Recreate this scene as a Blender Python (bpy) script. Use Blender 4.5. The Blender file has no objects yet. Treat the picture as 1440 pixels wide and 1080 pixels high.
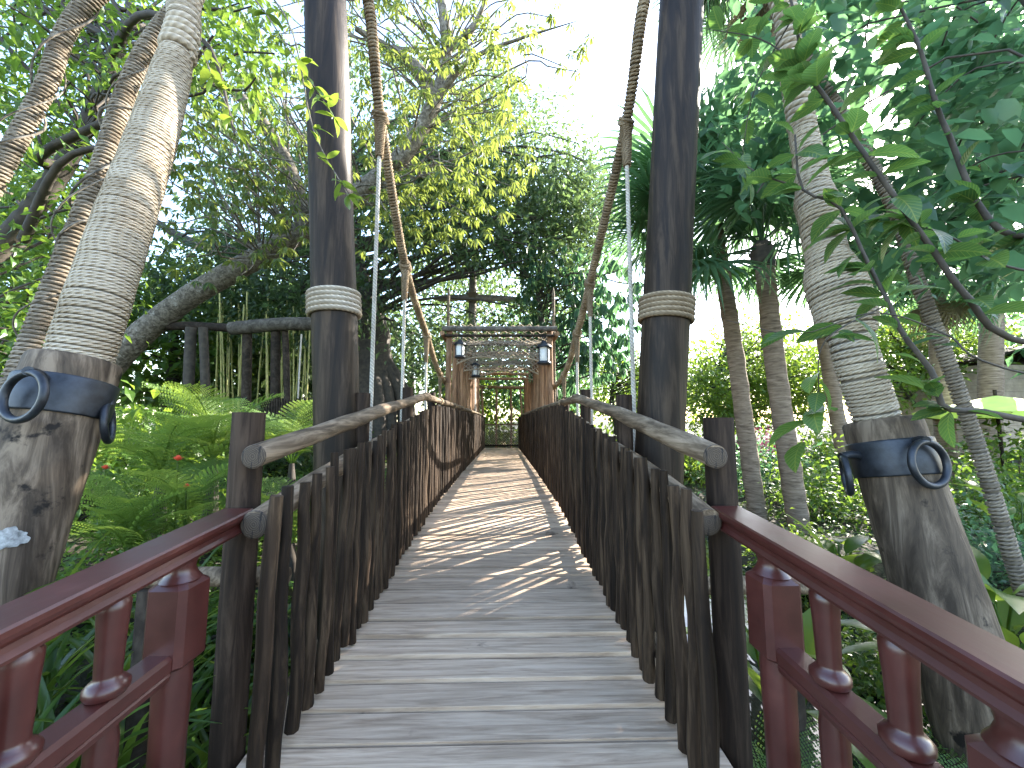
import bpy, math, random
import numpy as np
from mathutils import Vector

rng = np.random.default_rng(11)
random.seed(11)
scene = bpy.context.scene
col = scene.collection
R = math.radians
PI = math.pi

# ------------------------------------------------------------------ camera, sky, sun, exposure
F, PX, PY = 541.0, 720.0, 540.0            # focal length and centre in photograph pixels (1440 x 1080)
YAW, PIT = R(1.3), R(5.49)
CAM = np.array([0.075, 0.0, 1.36])
cam_data = bpy.data.cameras.new('camera')
cam_data.sensor_width = 36.0
cam_data.lens = 36.0 * F / 1440.0
cam_data.clip_start = 0.05
cam_data.clip_end = 2000
cam = bpy.data.objects.new('camera', cam_data)
cam.location = CAM
cam.rotation_euler = (R(90) + PIT, 0, -YAW)
col.objects.link(cam)
scene.camera = cam

SUN_EL, SUN_AZ = R(31.0), R(53.5)           # azimuth measured from +Y towards +X
world = bpy.data.worlds.new('World')
scene.world = world
world.use_nodes = True
wn = world.node_tree.nodes
wn.clear()
w_out = wn.new('ShaderNodeOutputWorld')
w_bg = wn.new('ShaderNodeBackground')
w_sky = wn.new('ShaderNodeTexSky')
w_sky.sky_type = 'NISHITA'
w_sky.sun_disc = False
w_sky.sun_elevation = SUN_EL
w_sky.sun_rotation = SUN_AZ
w_sky.air_density = 1.0
w_sky.dust_density = 1.0
w_sky.ozone_density = 0.4
w_bg.inputs['Strength'].default_value = 0.15
world.node_tree.links.new(w_sky.outputs[0], w_bg.inputs[0])
world.node_tree.links.new(w_bg.outputs[0], w_out.inputs[0])

sun_data = bpy.data.lights.new('sun', 'SUN')
sun_data.energy = 4.0
sun_data.angle = R(0.55)
sun_data.color = (1.0, 0.93, 0.82)
sun = bpy.data.objects.new('sun', sun_data)
sd = Vector((math.sin(SUN_AZ) * math.cos(SUN_EL), math.cos(SUN_AZ) * math.cos(SUN_EL), math.sin(SUN_EL)))
sun.rotation_euler = sd.to_track_quat('Z', 'Y').to_euler()
sun.location = (20, 15, 20)
col.objects.link(sun)

scene.view_settings.view_transform = 'Standard'
scene.view_settings.look = 'None'
scene.view_settings.gamma = 1.0
scene.view_settings.exposure = 2.92
scene.view_settings.use_curve_mapping = False
scene.cycles.max_bounces = 6
scene.cycles.diffuse_bounces = 3
scene.cycles.transmission_bounces = 4
scene.cycles.transparent_max_bounces = 4


# ------------------------------------------------------------------ pixel direction -> world point (the distance is given by X, Y or Z)
def P(px, py, X=None, Y=None, Z=None):
    px = np.asarray(px, float); py = np.asarray(py, float)
    u = (px - PX) / F; v = (PY - py) / F
    f = math.cos(PIT) - v * math.sin(PIT); z = v * math.cos(PIT) + math.sin(PIT)
    dx = u * math.cos(YAW) + f * math.sin(YAW); dy = -u * math.sin(YAW) + f * math.cos(YAW)
    t = (X - CAM[0]) / dx if X is not None else Y / dy if Y is not None else (Z - CAM[2]) / z
    return np.stack([CAM[0] + dx * t, dy * t, CAM[2] + z * t], -1)


# ------------------------------------------------------------------ mesh helpers
WL = {}                                      # world position of every object that has one


def link(o, parent=None, loc=(0, 0, 0)):
    base = WL[parent.name] if parent is not None else np.zeros(3)
    o.location = np.asarray(loc, float) - base
    col.objects.link(o)
    if parent is not None:
        o.parent = parent
    WL[o.name] = np.asarray(loc, float)
    return o


def empty(name, loc, label, cat, group=None):
    o = bpy.data.objects.new(name, None)
    o.empty_display_size = 0.1
    link(o, None, loc)
    return tag(o, label, cat, group)


def tag(o, label=None, cat=None, group=None, kind=None):
    if label: o['label'] = label
    if cat: o['category'] = cat
    if group: o['group'] = group
    if kind: o['kind'] = kind
    return o


def make_mesh(name, parts, mat, smooth=True):
    """parts: list of (V, [F arrays], dict of point attributes incl. uv) joined in one mesh"""
    Vs, loops, starts, uvs, vars_ = [], [], [], [], []
    off = 0; ls = 0
    has_uv = any('uv' in p[2] for p in parts); has_var = any('var' in p[2] for p in parts)
    for V, Fs, at in parts:
        V = np.asarray(V, float)
        Vs.append(V)
        for f in Fs:
            f = np.asarray(f, np.int64)
            if f.size == 0: continue
            m, k = f.shape
            loops.append((f + off).ravel())
            starts.append(ls + np.arange(m) * k)
            ls += m * k
        if has_uv: uvs.append(at.get('uv', np.zeros((len(V), 2))))
        if has_var: vars_.append(at.get('var', np.full(len(V), 0.5)))
        off += len(V)
    V = np.concatenate(Vs); L = np.concatenate(loops).astype(np.int32); S = np.concatenate(starts).astype(np.int32)
    me = bpy.data.meshes.new(name)
    me.vertices.add(len(V)); me.vertices.foreach_set('co', V.astype(np.float32).ravel())
    me.loops.add(len(L)); me.loops.foreach_set('vertex_index', L)
    me.polygons.add(len(S)); me.polygons.foreach_set('loop_start', S)
    me.polygons.foreach_set('use_smooth', np.full(len(S), smooth, bool))
    if has_uv:
        U = np.concatenate(uvs).astype(np.float32)
        ul = me.uv_layers.new(name='UVMap')
        ul.uv.foreach_set('vector', U[L].ravel())
    if has_var:
        a = me.attributes.new('var', 'FLOAT', 'POINT')
        a.data.foreach_set('value', np.concatenate(vars_).astype(np.float32))
    me.update(calc_edges=True)
    me.validate()
    if mat: me.materials.append(mat)
    return me


def build(name, parts, mat, parent=None, smooth=True, loc=None):
    """parts in world coordinates; the object's origin goes to loc (or the parent's origin)"""
    if isinstance(parts, tuple): parts = [parts]
    base = np.asarray(loc, float) if loc is not None else (WL[parent.name] if parent is not None else np.zeros(3))
    parts = [(np.asarray(p[0], float) - base, p[1], p[2]) for p in parts]
    o = bpy.data.objects.new(name, make_mesh(name, parts, mat, smooth))
    return link(o, parent, base)


def inst(name, me, parent, loc, rot=(0, 0, 0), scale=(1, 1, 1)):
    o = bpy.data.objects.new(name, me)
    o.rotation_euler = rot
    o.scale = scale if not np.isscalar(scale) else (scale,) * 3
    return link(o, parent, loc)


def unit(v):
    v = np.asarray(v, float)
    return v / np.maximum(np.linalg.norm(v, axis=-1, keepdims=True), 1e-9)


def frames(pts):
    pts = np.asarray(pts, float)
    t = unit(np.gradient(pts, axis=0))
    n = np.zeros_like(t)
    a = np.array([0, 0, 1.0]) if abs(t[0][2]) < 0.9 else np.array([1.0, 0, 0])
    n[0] = unit(np.cross(np.cross(t[0], a), t[0]))
    for i in range(1, len(t)):
        v = n[i - 1] - t[i] * np.dot(n[i - 1], t[i])
        n[i] = unit(v)
    return t, n, np.cross(t, n)


def resample(pts, n):
    """smooth (Catmull-Rom) curve through the points, n samples"""
    p = np.asarray(pts, float)
    if len(p) == 2:
        s = np.linspace(0, 1, n)[:, None]
        return p[0] * (1 - s) + p[1] * s
    q = np.vstack([2 * p[0] - p[1], p, 2 * p[-1] - p[-2]])
    s = np.linspace(0, len(p) - 1 - 1e-9, n); i = s.astype(int); t = (s - i)[:, None]
    a, b, c, d = q[i], q[i + 1], q[i + 2], q[i + 3]
    return 0.5 * (2 * b + (c - a) * t + (2 * a - 5 * b + 4 * c - d) * t ** 2 + (3 * b - a - 3 * c + d) * t ** 3)


def tube(pts, rad, k=8, caps=True, wob=0.0, v0=None):
    pts = np.asarray(pts, float); n = len(pts)
    rad = np.broadcast_to(np.asarray(rad, float), (n,))
    t, nn, bb = frames(pts)
    a = np.linspace(0, 2 * PI, k, endpoint=False)
    rr = rad[:, None] * (1 + (wob * rng.standard_normal((n, k)) if wob else 0))
    V = pts[:, None, :] + rr[..., None] * (np.cos(a)[None, :, None] * nn[:, None, :] + np.sin(a)[None, :, None] * bb[:, None, :])
    V = V.reshape(-1, 3)
    i = np.arange(n - 1)[:, None] * k; j = np.arange(k)[None, :]; j2 = (j + 1) % k
    Q = np.stack([i + j, i + j2, i + k + j2, i + k + j], -1).reshape(-1, 4)
    ln = np.concatenate([[0], np.cumsum(np.linalg.norm(np.diff(pts, axis=0), axis=1))])
    uv = np.stack([np.repeat(ln, k), np.tile(np.arange(k) / k, n)], -1)
    Fs = [Q]
    at = {'uv': uv}
    if v0 is not None: at['var'] = np.full(len(V), v0)
    if caps:
        V = np.vstack([V, V[:k], V[(n - 1) * k:n * k], pts[0], pts[-1]])
        at['uv'] = np.vstack([uv, uv[:k], uv[(n - 1) * k:n * k], [0, 0], [ln[-1], 0]])
        if v0 is not None: at['var'] = np.full(len(V), v0)
        c0, c1 = n * k + 2 * k, n * k + 2 * k + 1; jj = np.arange(k); jn = (jj + 1) % k
        Fs.append(np.stack([np.full(k, c0), n * k + jn, n * k + jj], -1))
        Fs.append(np.stack([np.full(k, c1), n * k + k + jj, n * k + k + jn], -1))
    return V, Fs, at


def box(c, s, bev=0.0):
    """box with a small chamfer along its vertical and long edges (8 or 24 corners)"""
    c = np.asarray(c, float); h = np.asarray(s, float) / 2
    if bev <= 0:
        V = np.array([[x, y, z] for x in (-1, 1) for y in (-1, 1) for z in (-1, 1)]) * h + c
        Q = np.array([[0, 1, 3, 2], [4, 6, 7, 5], [0, 4, 5, 1], [2, 3, 7, 6], [0, 2, 6, 4], [1, 5, 7, 3]])
        return V, [Q], {}
    b = min(bev, h.min() * 0.9)
    ring = [(-h[0] + b, -h[1]), (h[0] - b, -h[1]), (h[0], -h[1] + b), (h[0], h[1] - b), (h[0] - b, h[1]), (-h[0] + b, h[1]), (-h[0], h[1] - b), (-h[0], -h[1] + b)]
    V = []
    for z, k in ((-h[2], 1), (-h[2] + b, 0), (h[2] - b, 0), (h[2], 1)):
        for x, y in ring:
            V.append((x - math.copysign(b, x) * k, y - math.copysign(b, y) * k, z) if k else (x, y, z))
    V = np.array(V) + c
    Fs = [[i * 8 + j, i * 8 + (j + 1) % 8, (i + 1) * 8 + (j + 1) % 8, (i + 1) * 8 + j] for i in range(3) for j in range(8)]
    return V, [np.array(Fs), np.array([[7, 6, 5, 4, 3, 2, 1, 0]]), np.array([[24, 25, 26, 27, 28, 29, 30, 31]])], {}


def lathe(c, prof, k=16, axis=(0, 0, 1)):
    prof = np.asarray(prof, float)
    ax = unit(axis); a0 = np.array([1.0, 0, 0]) if abs(ax[0]) < 0.9 else np.array([0, 1.0, 0])
    e1 = unit(np.cross(ax, a0)); e2 = np.cross(ax, e1)
    a = np.linspace(0, 2 * PI, k, endpoint=False)
    V = (np.asarray(c)[None, None, :] + prof[:, 1][:, None, None] * ax + prof[:, 0][:, None, None] * (np.cos(a)[None, :, None] * e1 + np.sin(a)[None, :, None] * e2)).reshape(-1, 3)
    n = len(prof)
    i = np.arange(n - 1)[:, None] * k; j = np.arange(k)[None, :]; j2 = (j + 1) % k
    return V, [np.stack([i + j, i + j2, i + k + j2, i + k + j], -1).reshape(-1, 4)], {}


def extrude(profile, path, side):
    """closed profile (a, b) swept along path; a goes along side, b straight up"""
    profile = np.asarray(profile, float); path = np.asarray(path, float); k = len(profile); n = len(path)
    V = (path[:, None, :] + profile[None, :, 0, None] * np.asarray(side, float) + profile[None, :, 1, None] * np.array([0, 0, 1.0])).reshape(-1, 3)
    i = np.arange(n - 1)[:, None] * k; j = np.arange(k)[None, :]; j2 = (j + 1) % k
    Q = np.stack([i + j, i + j2, i + k + j2, i + k + j], -1).reshape(-1, 4)
    return V, [Q, np.arange(k)[None, ::-1], (n - 1) * k + np.arange(k)[None, :]], {}


def torus(c, ax, R0, r, ks=24, k=8):
    ax = unit(ax); a0 = np.array([1.0, 0, 0]) if abs(ax[0]) < 0.9 else np.array([0, 1.0, 0])
    e1 = unit(np.cross(ax, a0)); e2 = np.cross(ax, e1)
    th = np.linspace(0, 2 * PI, ks, endpoint=False); ph = np.linspace(0, 2 * PI, k, endpoint=False)
    rad = np.cos(th)[:, None] * e1 + np.sin(th)[:, None] * e2
    V = np.asarray(c) + (R0 + r * np.cos(ph))[None, :, None] * rad[:, None, :] + (r * np.sin(ph))[None, :, None] * ax
    i = np.arange(ks)[:, None]; j = np.arange(k)[None, :]
    Q = np.stack([i * k + j, ((i + 1) % ks) * k + j, ((i + 1) % ks) * k + (j + 1) % k, i * k + (j + 1) % k], -1).reshape(-1, 4)
    uv = np.stack([np.repeat(th * R0, k), np.tile(ph / (2 * PI), ks)], -1)
    return V.reshape(-1, 3), [Q], {'uv': uv}


def helix(path, rad, rope, pitch, spt=20, k=6, jit=0.0, slope=0.0):
    """one rope wound round a path: rad(s) is the radius under the rope, s in metres"""
    path = np.asarray(path, float)
    ln = np.concatenate([[0], np.cumsum(np.linalg.norm(np.diff(path, axis=0), axis=1))])
    turns = ln[-1] / pitch; n = int(turns * spt)
    th = np.arange(n) / spt * 2 * PI
    s = np.arange(n) / spt * pitch
    s2 = s + (np.interp(s, np.linspace(0, ln[-1], int(turns * 1.3) + 3), rng.uniform(-1, 1, int(turns * 1.3) + 3)) * jit * pitch)
    s2 = np.clip(s2 + slope * np.sin(th), 0, ln[-1])
    t, nn, bb = frames(path)
    C = np.stack([np.interp(s2, ln, path[:, q]) for q in range(3)], -1)
    N = unit(np.stack([np.interp(s2, ln, nn[:, q]) for q in range(3)], -1)); B = unit(np.stack([np.interp(s2, ln, bb[:, q]) for q in range(3)], -1))
    pts = C + (rad(s)[:, None]) * (np.cos(th)[:, None] * N + np.sin(th)[:, None] * B)
    return tube(pts, rope, k, caps=True)


def leaves(pos, d, up, L, W, droop=0.15, fold=0.12, detail=False, var=None):
    """many leaves in one mesh: pos, d (direction), up (rough normal)"""
    pos = np.asarray(pos, float); N = len(pos)
    d = unit(d); side = unit(np.cross(d, up)); n = np.cross(side, d)
    L = np.broadcast_to(np.asarray(L, float), (N,))[:, None]; W = np.broadcast_to(np.asarray(W, float), (N,))[:, None]
    if var is None: var = rng.random(N)
    if not detail:
        m = pos + d * L * 0.45
        l = m + side * W / 2 + n * W * fold; r = m - side * W / 2 + n * W * fold
        tp = pos + d * L * 0.97 - n * L * droop
        V = np.stack([pos, l, m, r, tp], 1).reshape(-1, 3)
        b = (np.arange(N) * 5)[:, None]
        Fs = [np.concatenate([b + np.array([[0, 2, 1]]), b + np.array([[0, 3, 2]]), b + np.array([[1, 2, 4]]), b + np.array([[2, 3, 4]])])]
        return V, Fs, {'var': np.repeat(var, 5)}
    c1 = pos + d * L * 0.28 + n * L * 0.02; c2 = pos + d * L * 0.62 - n * L * droop * 0.35
    l1 = c1 + side * W * 0.43 + n * W * fold; r1 = c1 - side * W * 0.43 + n * W * fold
    l2 = c2 + side * W * 0.45 + n * W * fold; r2 = c2 - side * W * 0.45 + n * W * fold
    tp = pos + d * L * 0.98 - n * L * droop
    V = np.stack([pos, l1, c1, r1, l2, c2, r2, tp], 1).reshape(-1, 3)
    b = (np.arange(N) * 8)[:, None]
    T = [np.array([[0, 2, 1]]), np.array([[0, 3, 2]]), np.array([[4, 5, 7]]), np.array([[5, 6, 7]])]
    Q = [np.array([[1, 2, 5, 4]]), np.array([[2, 3, 6, 5]])]
    return V, [np.concatenate([b + q for q in T]), np.concatenate([b + q for q in Q])], {'var': np.repeat(var, 8)}


def rand_dirs(n):
    return unit(rng.standard_normal((n, 3)))


# ------------------------------------------------------------------ materials
def new_mat(name):
    m = bpy.data.materials.new(name); m.use_nodes = True
    nt = m.node_tree; nt.nodes.clear()
    out = nt.nodes.new('ShaderNodeOutputMaterial')
    b = nt.nodes.new('ShaderNodeBsdfPrincipled')
    nt.links.new(b.outputs[0], out.inputs[0])
    return m, nt, b, out


def ramp(nt, fac, stops):
    r = nt.nodes.new('ShaderNodeValToRGB')
    e = r.color_ramp.elements
    e[0].position, e[0].color = stops[0][0], (*stops[0][1], 1)
    e[1].position, e[1].color = stops[-1][0], (*stops[-1][1], 1)
    for p, c in stops[1:-1]:
        x = e.new(p); x.color = (*c, 1)
    nt.links.new(fac, r.inputs[0])
    return r.outputs[0]


def noise(nt, vec, scale, detail=4, rough=0.6, dist=0.0):
    n = nt.nodes.new('ShaderNodeTexNoise')
    n.inputs['Scale'].default_value = scale; n.inputs['Detail'].default_value = detail
    n.inputs['Roughness'].default_value = rough; n.inputs['Distortion'].default_value = dist
    if vec is not None: nt.links.new(vec, n.inputs['Vector'])
    return n.outputs['Fac']


def mapped(nt, scale=(1, 1, 1), coord='Object', shift=False):
    tc = nt.nodes.new('ShaderNodeTexCoord'); mp = nt.nodes.new('ShaderNodeMapping')
    mp.inputs['Scale'].default_value = scale
    nt.links.new(tc.outputs[coord], mp.inputs['Vector'])
    if shift:
        oi = nt.nodes.new('ShaderNodeObjectInfo'); mu = nt.nodes.new('ShaderNodeMath'); mu.operation = 'MULTIPLY'; mu.inputs[1].default_value = 37.0
        nt.links.new(oi.outputs['Random'], mu.inputs[0]); nt.links.new(mu.outputs[0], mp.inputs['Location'])
    return mp.outputs[0]


def mixc(nt, fac, a, b, mode='MIX'):
    m = nt.nodes.new('ShaderNodeMix'); m.data_type = 'RGBA'; m.blend_type = mode
    for s, v in ((0, fac), (6, a), (7, b)):
        if hasattr(v, 'links') or isinstance(v, bpy.types.NodeSocket): nt.links.new(v, m.inputs[s])
        else: m.inputs[s].default_value = v if s == 0 else (*v, 1)
    return m.outputs[2]


def bump(nt, b, h, strength=0.4, dist=0.01):
    bp = nt.nodes.new('ShaderNodeBump'); bp.inputs['Strength'].default_value = strength; bp.inputs['Distance'].default_value = dist
    nt.links.new(h, bp.inputs['Height']); nt.links.new(bp.outputs[0], b.inputs['Normal'])


def math_node(nt, op, a, b=None):
    m = nt.nodes.new('ShaderNodeMath'); m.operation = op
    for i, v in enumerate((a, b)):
        if v is None: continue
        if isinstance(v, (int, float)): m.inputs[i].default_value = v
        else: nt.links.new(v, m.inputs[i])
    return m.outputs[0]


def wood(name, stops, grain=(2, 30, 30), rough=0.65, bstr=0.5, vary=0.35, spots=None, spec=0.18):
    """weathered wood: grain stretched along one object axis, patchy wear, each piece its own tone"""
    m, nt, b, out = new_mat(name)
    v = mapped(nt, grain, shift=True)
    g = noise(nt, v, 1.0, 6, 0.65, 0.6)
    c = ramp(nt, g, [(0.36, stops[0]), (0.49, stops[1]), (0.63, stops[2])])
    big = noise(nt, mapped(nt, (3, 3, 3), shift=True), 1.0, 3)
    c = mixc(nt, math_node(nt, 'MULTIPLY', big, 0.5), c, stops[3])
    oi = nt.nodes.new('ShaderNodeObjectInfo')
    k = math_node(nt, 'ADD', math_node(nt, 'MULTIPLY', oi.outputs['Random'], vary), 1.0 - vary * 0.5)
    hs = nt.nodes.new('ShaderNodeHueSaturation'); nt.links.new(c, hs.inputs['Color']); nt.links.new(k, hs.inputs['Value'])
    c = hs.outputs[0]
    if spots:
        f = noise(nt, mapped(nt, (spots[1],) * 3, shift=True), 1.0, 5)
        c = mixc(nt, ramp(nt, f, [(spots[2], (0, 0, 0)), (spots[2] + 0.06, (1, 1, 1))]), c, spots[0])
    nt.links.new(c, b.inputs['Base Color'])
    b.inputs['Specular IOR Level'].default_value = spec
    rr = nt.nodes.new('ShaderNodeMapRange'); rr.inputs[3].default_value = rough - 0.12; rr.inputs[4].default_value = rough + 0.15
    nt.links.new(g, rr.inputs[0]); nt.links.new(rr.outputs[0], b.inputs['Roughness'])
    bump(nt, b, g, bstr, 0.006)
    return m


def rope_mat(name, c0, c1, c2, twist=26.0, bstr=1.0):
    m, nt, b, out = new_mat(name)
    uv = nt.nodes.new('ShaderNodeUVMap'); sp = nt.nodes.new('ShaderNodeSeparateXYZ'); nt.links.new(uv.outputs[0], sp.inputs[0])
    ph = math_node(nt, 'ADD', math_node(nt, 'MULTIPLY', sp.outputs[0], twist), math_node(nt, 'MULTIPLY', sp.outputs[1], 3.0))
    s = math_node(nt, 'SINE', math_node(nt, 'MULTIPLY', ph, 2 * PI))
    s = math_node(nt, 'ADD', math_node(nt, 'MULTIPLY', s, 0.5), 0.5)
    n1 = noise(nt, mapped(nt, (5, 5, 5)), 1.0, 5)
    n2 = noise(nt, mapped(nt, (160, 160, 160)), 1.0, 2)
    c = ramp(nt, n1, [(0.3, c0), (0.52, c1), (0.75, c2)])
    c = mixc(nt, math_node(nt, 'MULTIPLY', math_node(nt, 'SUBTRACT', 1.0, s), 0.45), c, tuple(x * 0.45 for x in c0))
    c = mixc(nt, math_node(nt, 'MULTIPLY', n2, 0.35), c, c0)
    nt.links.new(c, b.inputs['Base Color'])
    b.inputs['Roughness'].default_value = 0.9; b.inputs['Specular IOR Level'].default_value = 0.15
    bump(nt, b, math_node(nt, 'ADD', s, math_node(nt, 'MULTIPLY', n2, 0.5)), bstr, 0.004)
    return m


def leaf_mat(name, stops, trans, tfac=0.45, rough=0.42, objvar=False, veins=False):
    m, nt, b, out = new_mat(name)
    at = nt.nodes.new('ShaderNodeAttribute'); at.attribute_name = 'var'
    f = at.outputs['Fac']
    if objvar:
        oi = nt.nodes.new('ShaderNodeObjectInfo')
        f = math_node(nt, 'ADD', math_node(nt, 'MULTIPLY', f, 0.35), math_node(nt, 'MULTIPLY', oi.outputs['Random'], 0.65))
    c = ramp(nt, f, stops)
    n1 = noise(nt, mapped(nt, (14, 14, 14)), 1.0, 3)
    c = mixc(nt, math_node(nt, 'MULTIPLY', n1, 0.35), c, tuple(x * 0.6 for x in stops[0][1]))
    if veins:
        uv = nt.nodes.new('ShaderNodeUVMap'); sp = nt.nodes.new('ShaderNodeSeparateXYZ'); nt.links.new(uv.outputs[0], sp.inputs[0])
        ax = math_node(nt, 'ABSOLUTE', sp.outputs[1])
        w = math_node(nt, 'SINE', math_node(nt, 'MULTIPLY', math_node(nt, 'SUBTRACT', sp.outputs[0], math_node(nt, 'MULTIPLY', ax, 0.28)), 2 * PI * 9))
        vn = math_node(nt, 'MAXIMUM', math_node(nt, 'GREATER_THAN', w, 0.93), math_node(nt, 'LESS_THAN', ax, 0.05))
        c = mixc(nt, math_node(nt, 'MULTIPLY', vn, 0.45), c, tuple(min(1, x * 1.6 + 0.02) for x in stops[-1][1]))
        bump(nt, b, w, 0.25, 0.004)
    nt.links.new(c, b.inputs['Base Color'])
    b.inputs['Roughness'].default_value = rough
    t = nt.nodes.new('ShaderNodeBsdfTranslucent')
    nt.links.new(mixc(nt, 0.6, c, trans), t.inputs[0])
    mx = nt.nodes.new('ShaderNodeMixShader'); mx.inputs[0].default_value = tfac
    nt.links.new(b.outputs[0], mx.inputs[1]); nt.links.new(t.outputs[0], mx.inputs[2]); nt.links.new(mx.outputs[0], out.inputs[0])
    return m


def plain(name, c, rough=0.5, metal=0.0, var=0.25, sc=12, bstr=0.15):
    m, nt, b, out = new_mat(name)
    n = noise(nt, mapped(nt, (sc,) * 3), 1.0, 5)
    cc = ramp(nt, n, [(0.3, tuple(x * (1 - var) for x in c)), (0.7, tuple(min(1, x * (1 + var)) for x in c))])
    nt.links.new(cc, b.inputs['Base Color'])
    b.inputs['Metallic'].default_value = metal
    rr = nt.nodes.new('ShaderNodeMapRange'); rr.inputs[3].default_value = max(0.05, rough - 0.12); rr.inputs[4].default_value = min(1, rough + 0.15)
    nt.links.new(n, rr.inputs[0]); nt.links.new(rr.outputs[0], b.inputs['Roughness'])
    if bstr: bump(nt, b, n, bstr, 0.006)
    return m


M = {}
M['plank'] = wood('plank_wood', [(0.25, 0.178, 0.12), (0.42, 0.312, 0.222), (0.55, 0.425, 0.312), (0.34, 0.258, 0.19)], (2.2, 34, 30), 0.66, 0.6, 0.42, ((0.11, 0.08, 0.06), 2.2, 0.66))
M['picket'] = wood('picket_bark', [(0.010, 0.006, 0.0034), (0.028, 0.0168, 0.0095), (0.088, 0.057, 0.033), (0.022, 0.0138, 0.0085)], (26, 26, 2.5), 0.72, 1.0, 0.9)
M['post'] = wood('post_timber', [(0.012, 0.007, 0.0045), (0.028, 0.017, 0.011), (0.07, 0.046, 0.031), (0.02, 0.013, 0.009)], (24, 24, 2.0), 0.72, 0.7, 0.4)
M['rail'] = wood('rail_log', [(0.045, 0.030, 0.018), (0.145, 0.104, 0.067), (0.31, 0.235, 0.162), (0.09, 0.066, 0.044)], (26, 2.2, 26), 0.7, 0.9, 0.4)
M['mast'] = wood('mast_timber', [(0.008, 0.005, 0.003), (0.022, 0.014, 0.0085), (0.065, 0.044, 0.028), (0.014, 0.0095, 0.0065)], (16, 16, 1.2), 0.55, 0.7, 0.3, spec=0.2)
M['anchor'] = wood('anchor_timber', [(0.03, 0.021, 0.0138), (0.092, 0.067, 0.046), (0.24, 0.183, 0.13), (0.066, 0.05, 0.037)], (15, 15, 2.0), 0.68, 1.0, 0.15, ((0.014, 0.011, 0.009), 6.0, 0.60))
M['frame'] = wood('canopy_timber', [(0.11, 0.058, 0.030), (0.23, 0.128, 0.07), (0.36, 0.225, 0.135), (0.17, 0.105, 0.068)], (20, 20, 2), 0.72, 0.5, 0.5)
M['greywood'] = wood('grey_log', [(0.055, 0.047, 0.040), (0.12, 0.105, 0.09), (0.21, 0.19, 0.165), (0.085, 0.077, 0.068)], (9, 9, 9), 0.75, 0.5, 0.3)
M['palewood'] = wood('pale_log', [(0.16, 0.14, 0.125), (0.28, 0.255, 0.23), (0.38, 0.35, 0.32), (0.22, 0.20, 0.18)], (9, 9, 9), 0.75, 0.5, 0.3)
M['darkwood'] = wood('dark_log', [(0.012, 0.009, 0.006), (0.032, 0.023, 0.017), (0.07, 0.054, 0.040), (0.025, 0.019, 0.015)], (9, 9, 9), 0.75, 0.5, 0.4)
M['rope'] = rope_mat('pale_rope', (0.32, 0.255, 0.18), (0.50, 0.425, 0.325), (0.64, 0.56, 0.45), 26.0)
M['rope_tan'] = rope_mat('tan_rope', (0.20, 0.145, 0.09), (0.34, 0.26, 0.17), (0.46, 0.37, 0.26), 26.0)
M['rope_dark'] = rope_mat('weathered_rope', (0.17, 0.135, 0.095), (0.31, 0.26, 0.20), (0.42, 0.365, 0.295), 26.0)
M['rope_white'] = rope_mat('hanger_rope', (0.45, 0.40, 0.33), (0.60, 0.56, 0.49), (0.72, 0.69, 0.62), 30.0)
def end_grain():
    m, nt, b, out = new_mat('end_grain')
    wv = nt.nodes.new('ShaderNodeTexWave'); wv.wave_type = 'RINGS'; wv.rings_direction = 'Y'
    wv.inputs['Scale'].default_value = 44.0; wv.inputs['Distortion'].default_value = 7.0; wv.inputs['Detail'].default_value = 3.0
    nt.links.new(mapped(nt), wv.inputs['Vector'])
    c = ramp(nt, wv.outputs['Fac'], [(0.1, (0.042, 0.029, 0.019)), (0.9, (0.085, 0.062, 0.042))])
    cr = noise(nt, mapped(nt, (60, 1, 7)), 1.0, 4)
    c = mixc(nt, ramp(nt, cr, [(0.58, (0, 0, 0)), (0.63, (1, 1, 1))]), c, (0.012, 0.009, 0.007))
    nt.links.new(c, b.inputs['Base Color']); b.inputs['Roughness'].default_value = 0.85
    bump(nt, b, wv.outputs['Fac'], 0.5, 0.003)
    return m


M['endgrain'] = end_grain()
M['core'] = plain('rope_core', (0.10, 0.085, 0.065), 0.9)
M['iron'] = plain('blackened_iron', (0.030, 0.034, 0.042), 0.42, 0.55, 0.5, 14, 0.25)
M['whitemark'] = plain('lichen_white', (0.27, 0.27, 0.26), 0.9, 0, 0.6, 40, 0.6)
M['bark'] = wood('tree_bark', [(0.05, 0.042, 0.032), (0.15, 0.128, 0.10), (0.30, 0.265, 0.22), (0.12, 0.105, 0.085)], (13, 13, 13), 0.85, 1.0, 0.2, ((0.30, 0.28, 0.24), 9.0, 0.6))
M['barkdark'] = plain('dark_bark', (0.055, 0.045, 0.035), 0.85, 0, 0.5, 9, 0.8)
M['palmbark'] = wood('palm_bark', [(0.10, 0.073, 0.05), (0.21, 0.158, 0.115), (0.33, 0.26, 0.195), (0.16, 0.12, 0.09)], (5, 5, 38), 0.85, 1.0, 0.2)
M['glass'] = plain('lantern_glass', (0.62, 0.63, 0.62), 0.25, 0, 0.1, 5, 0)
M['lime'] = plain('lime_canvas', (0.50, 0.66, 0.10), 0.7, 0, 0.12, 6, 0.1)
M['tan'] = plain('tan_boards', (0.42, 0.34, 0.27), 0.8, 0, 0.2, 6, 0.2)
M['flower'] = plain('coral_petals', (0.75, 0.12, 0.06), 0.6, 0, 0.2, 20, 0)
M['pink'] = plain('pink_petals', (0.70, 0.18, 0.25), 0.6, 0, 0.2, 20, 0)


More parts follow.
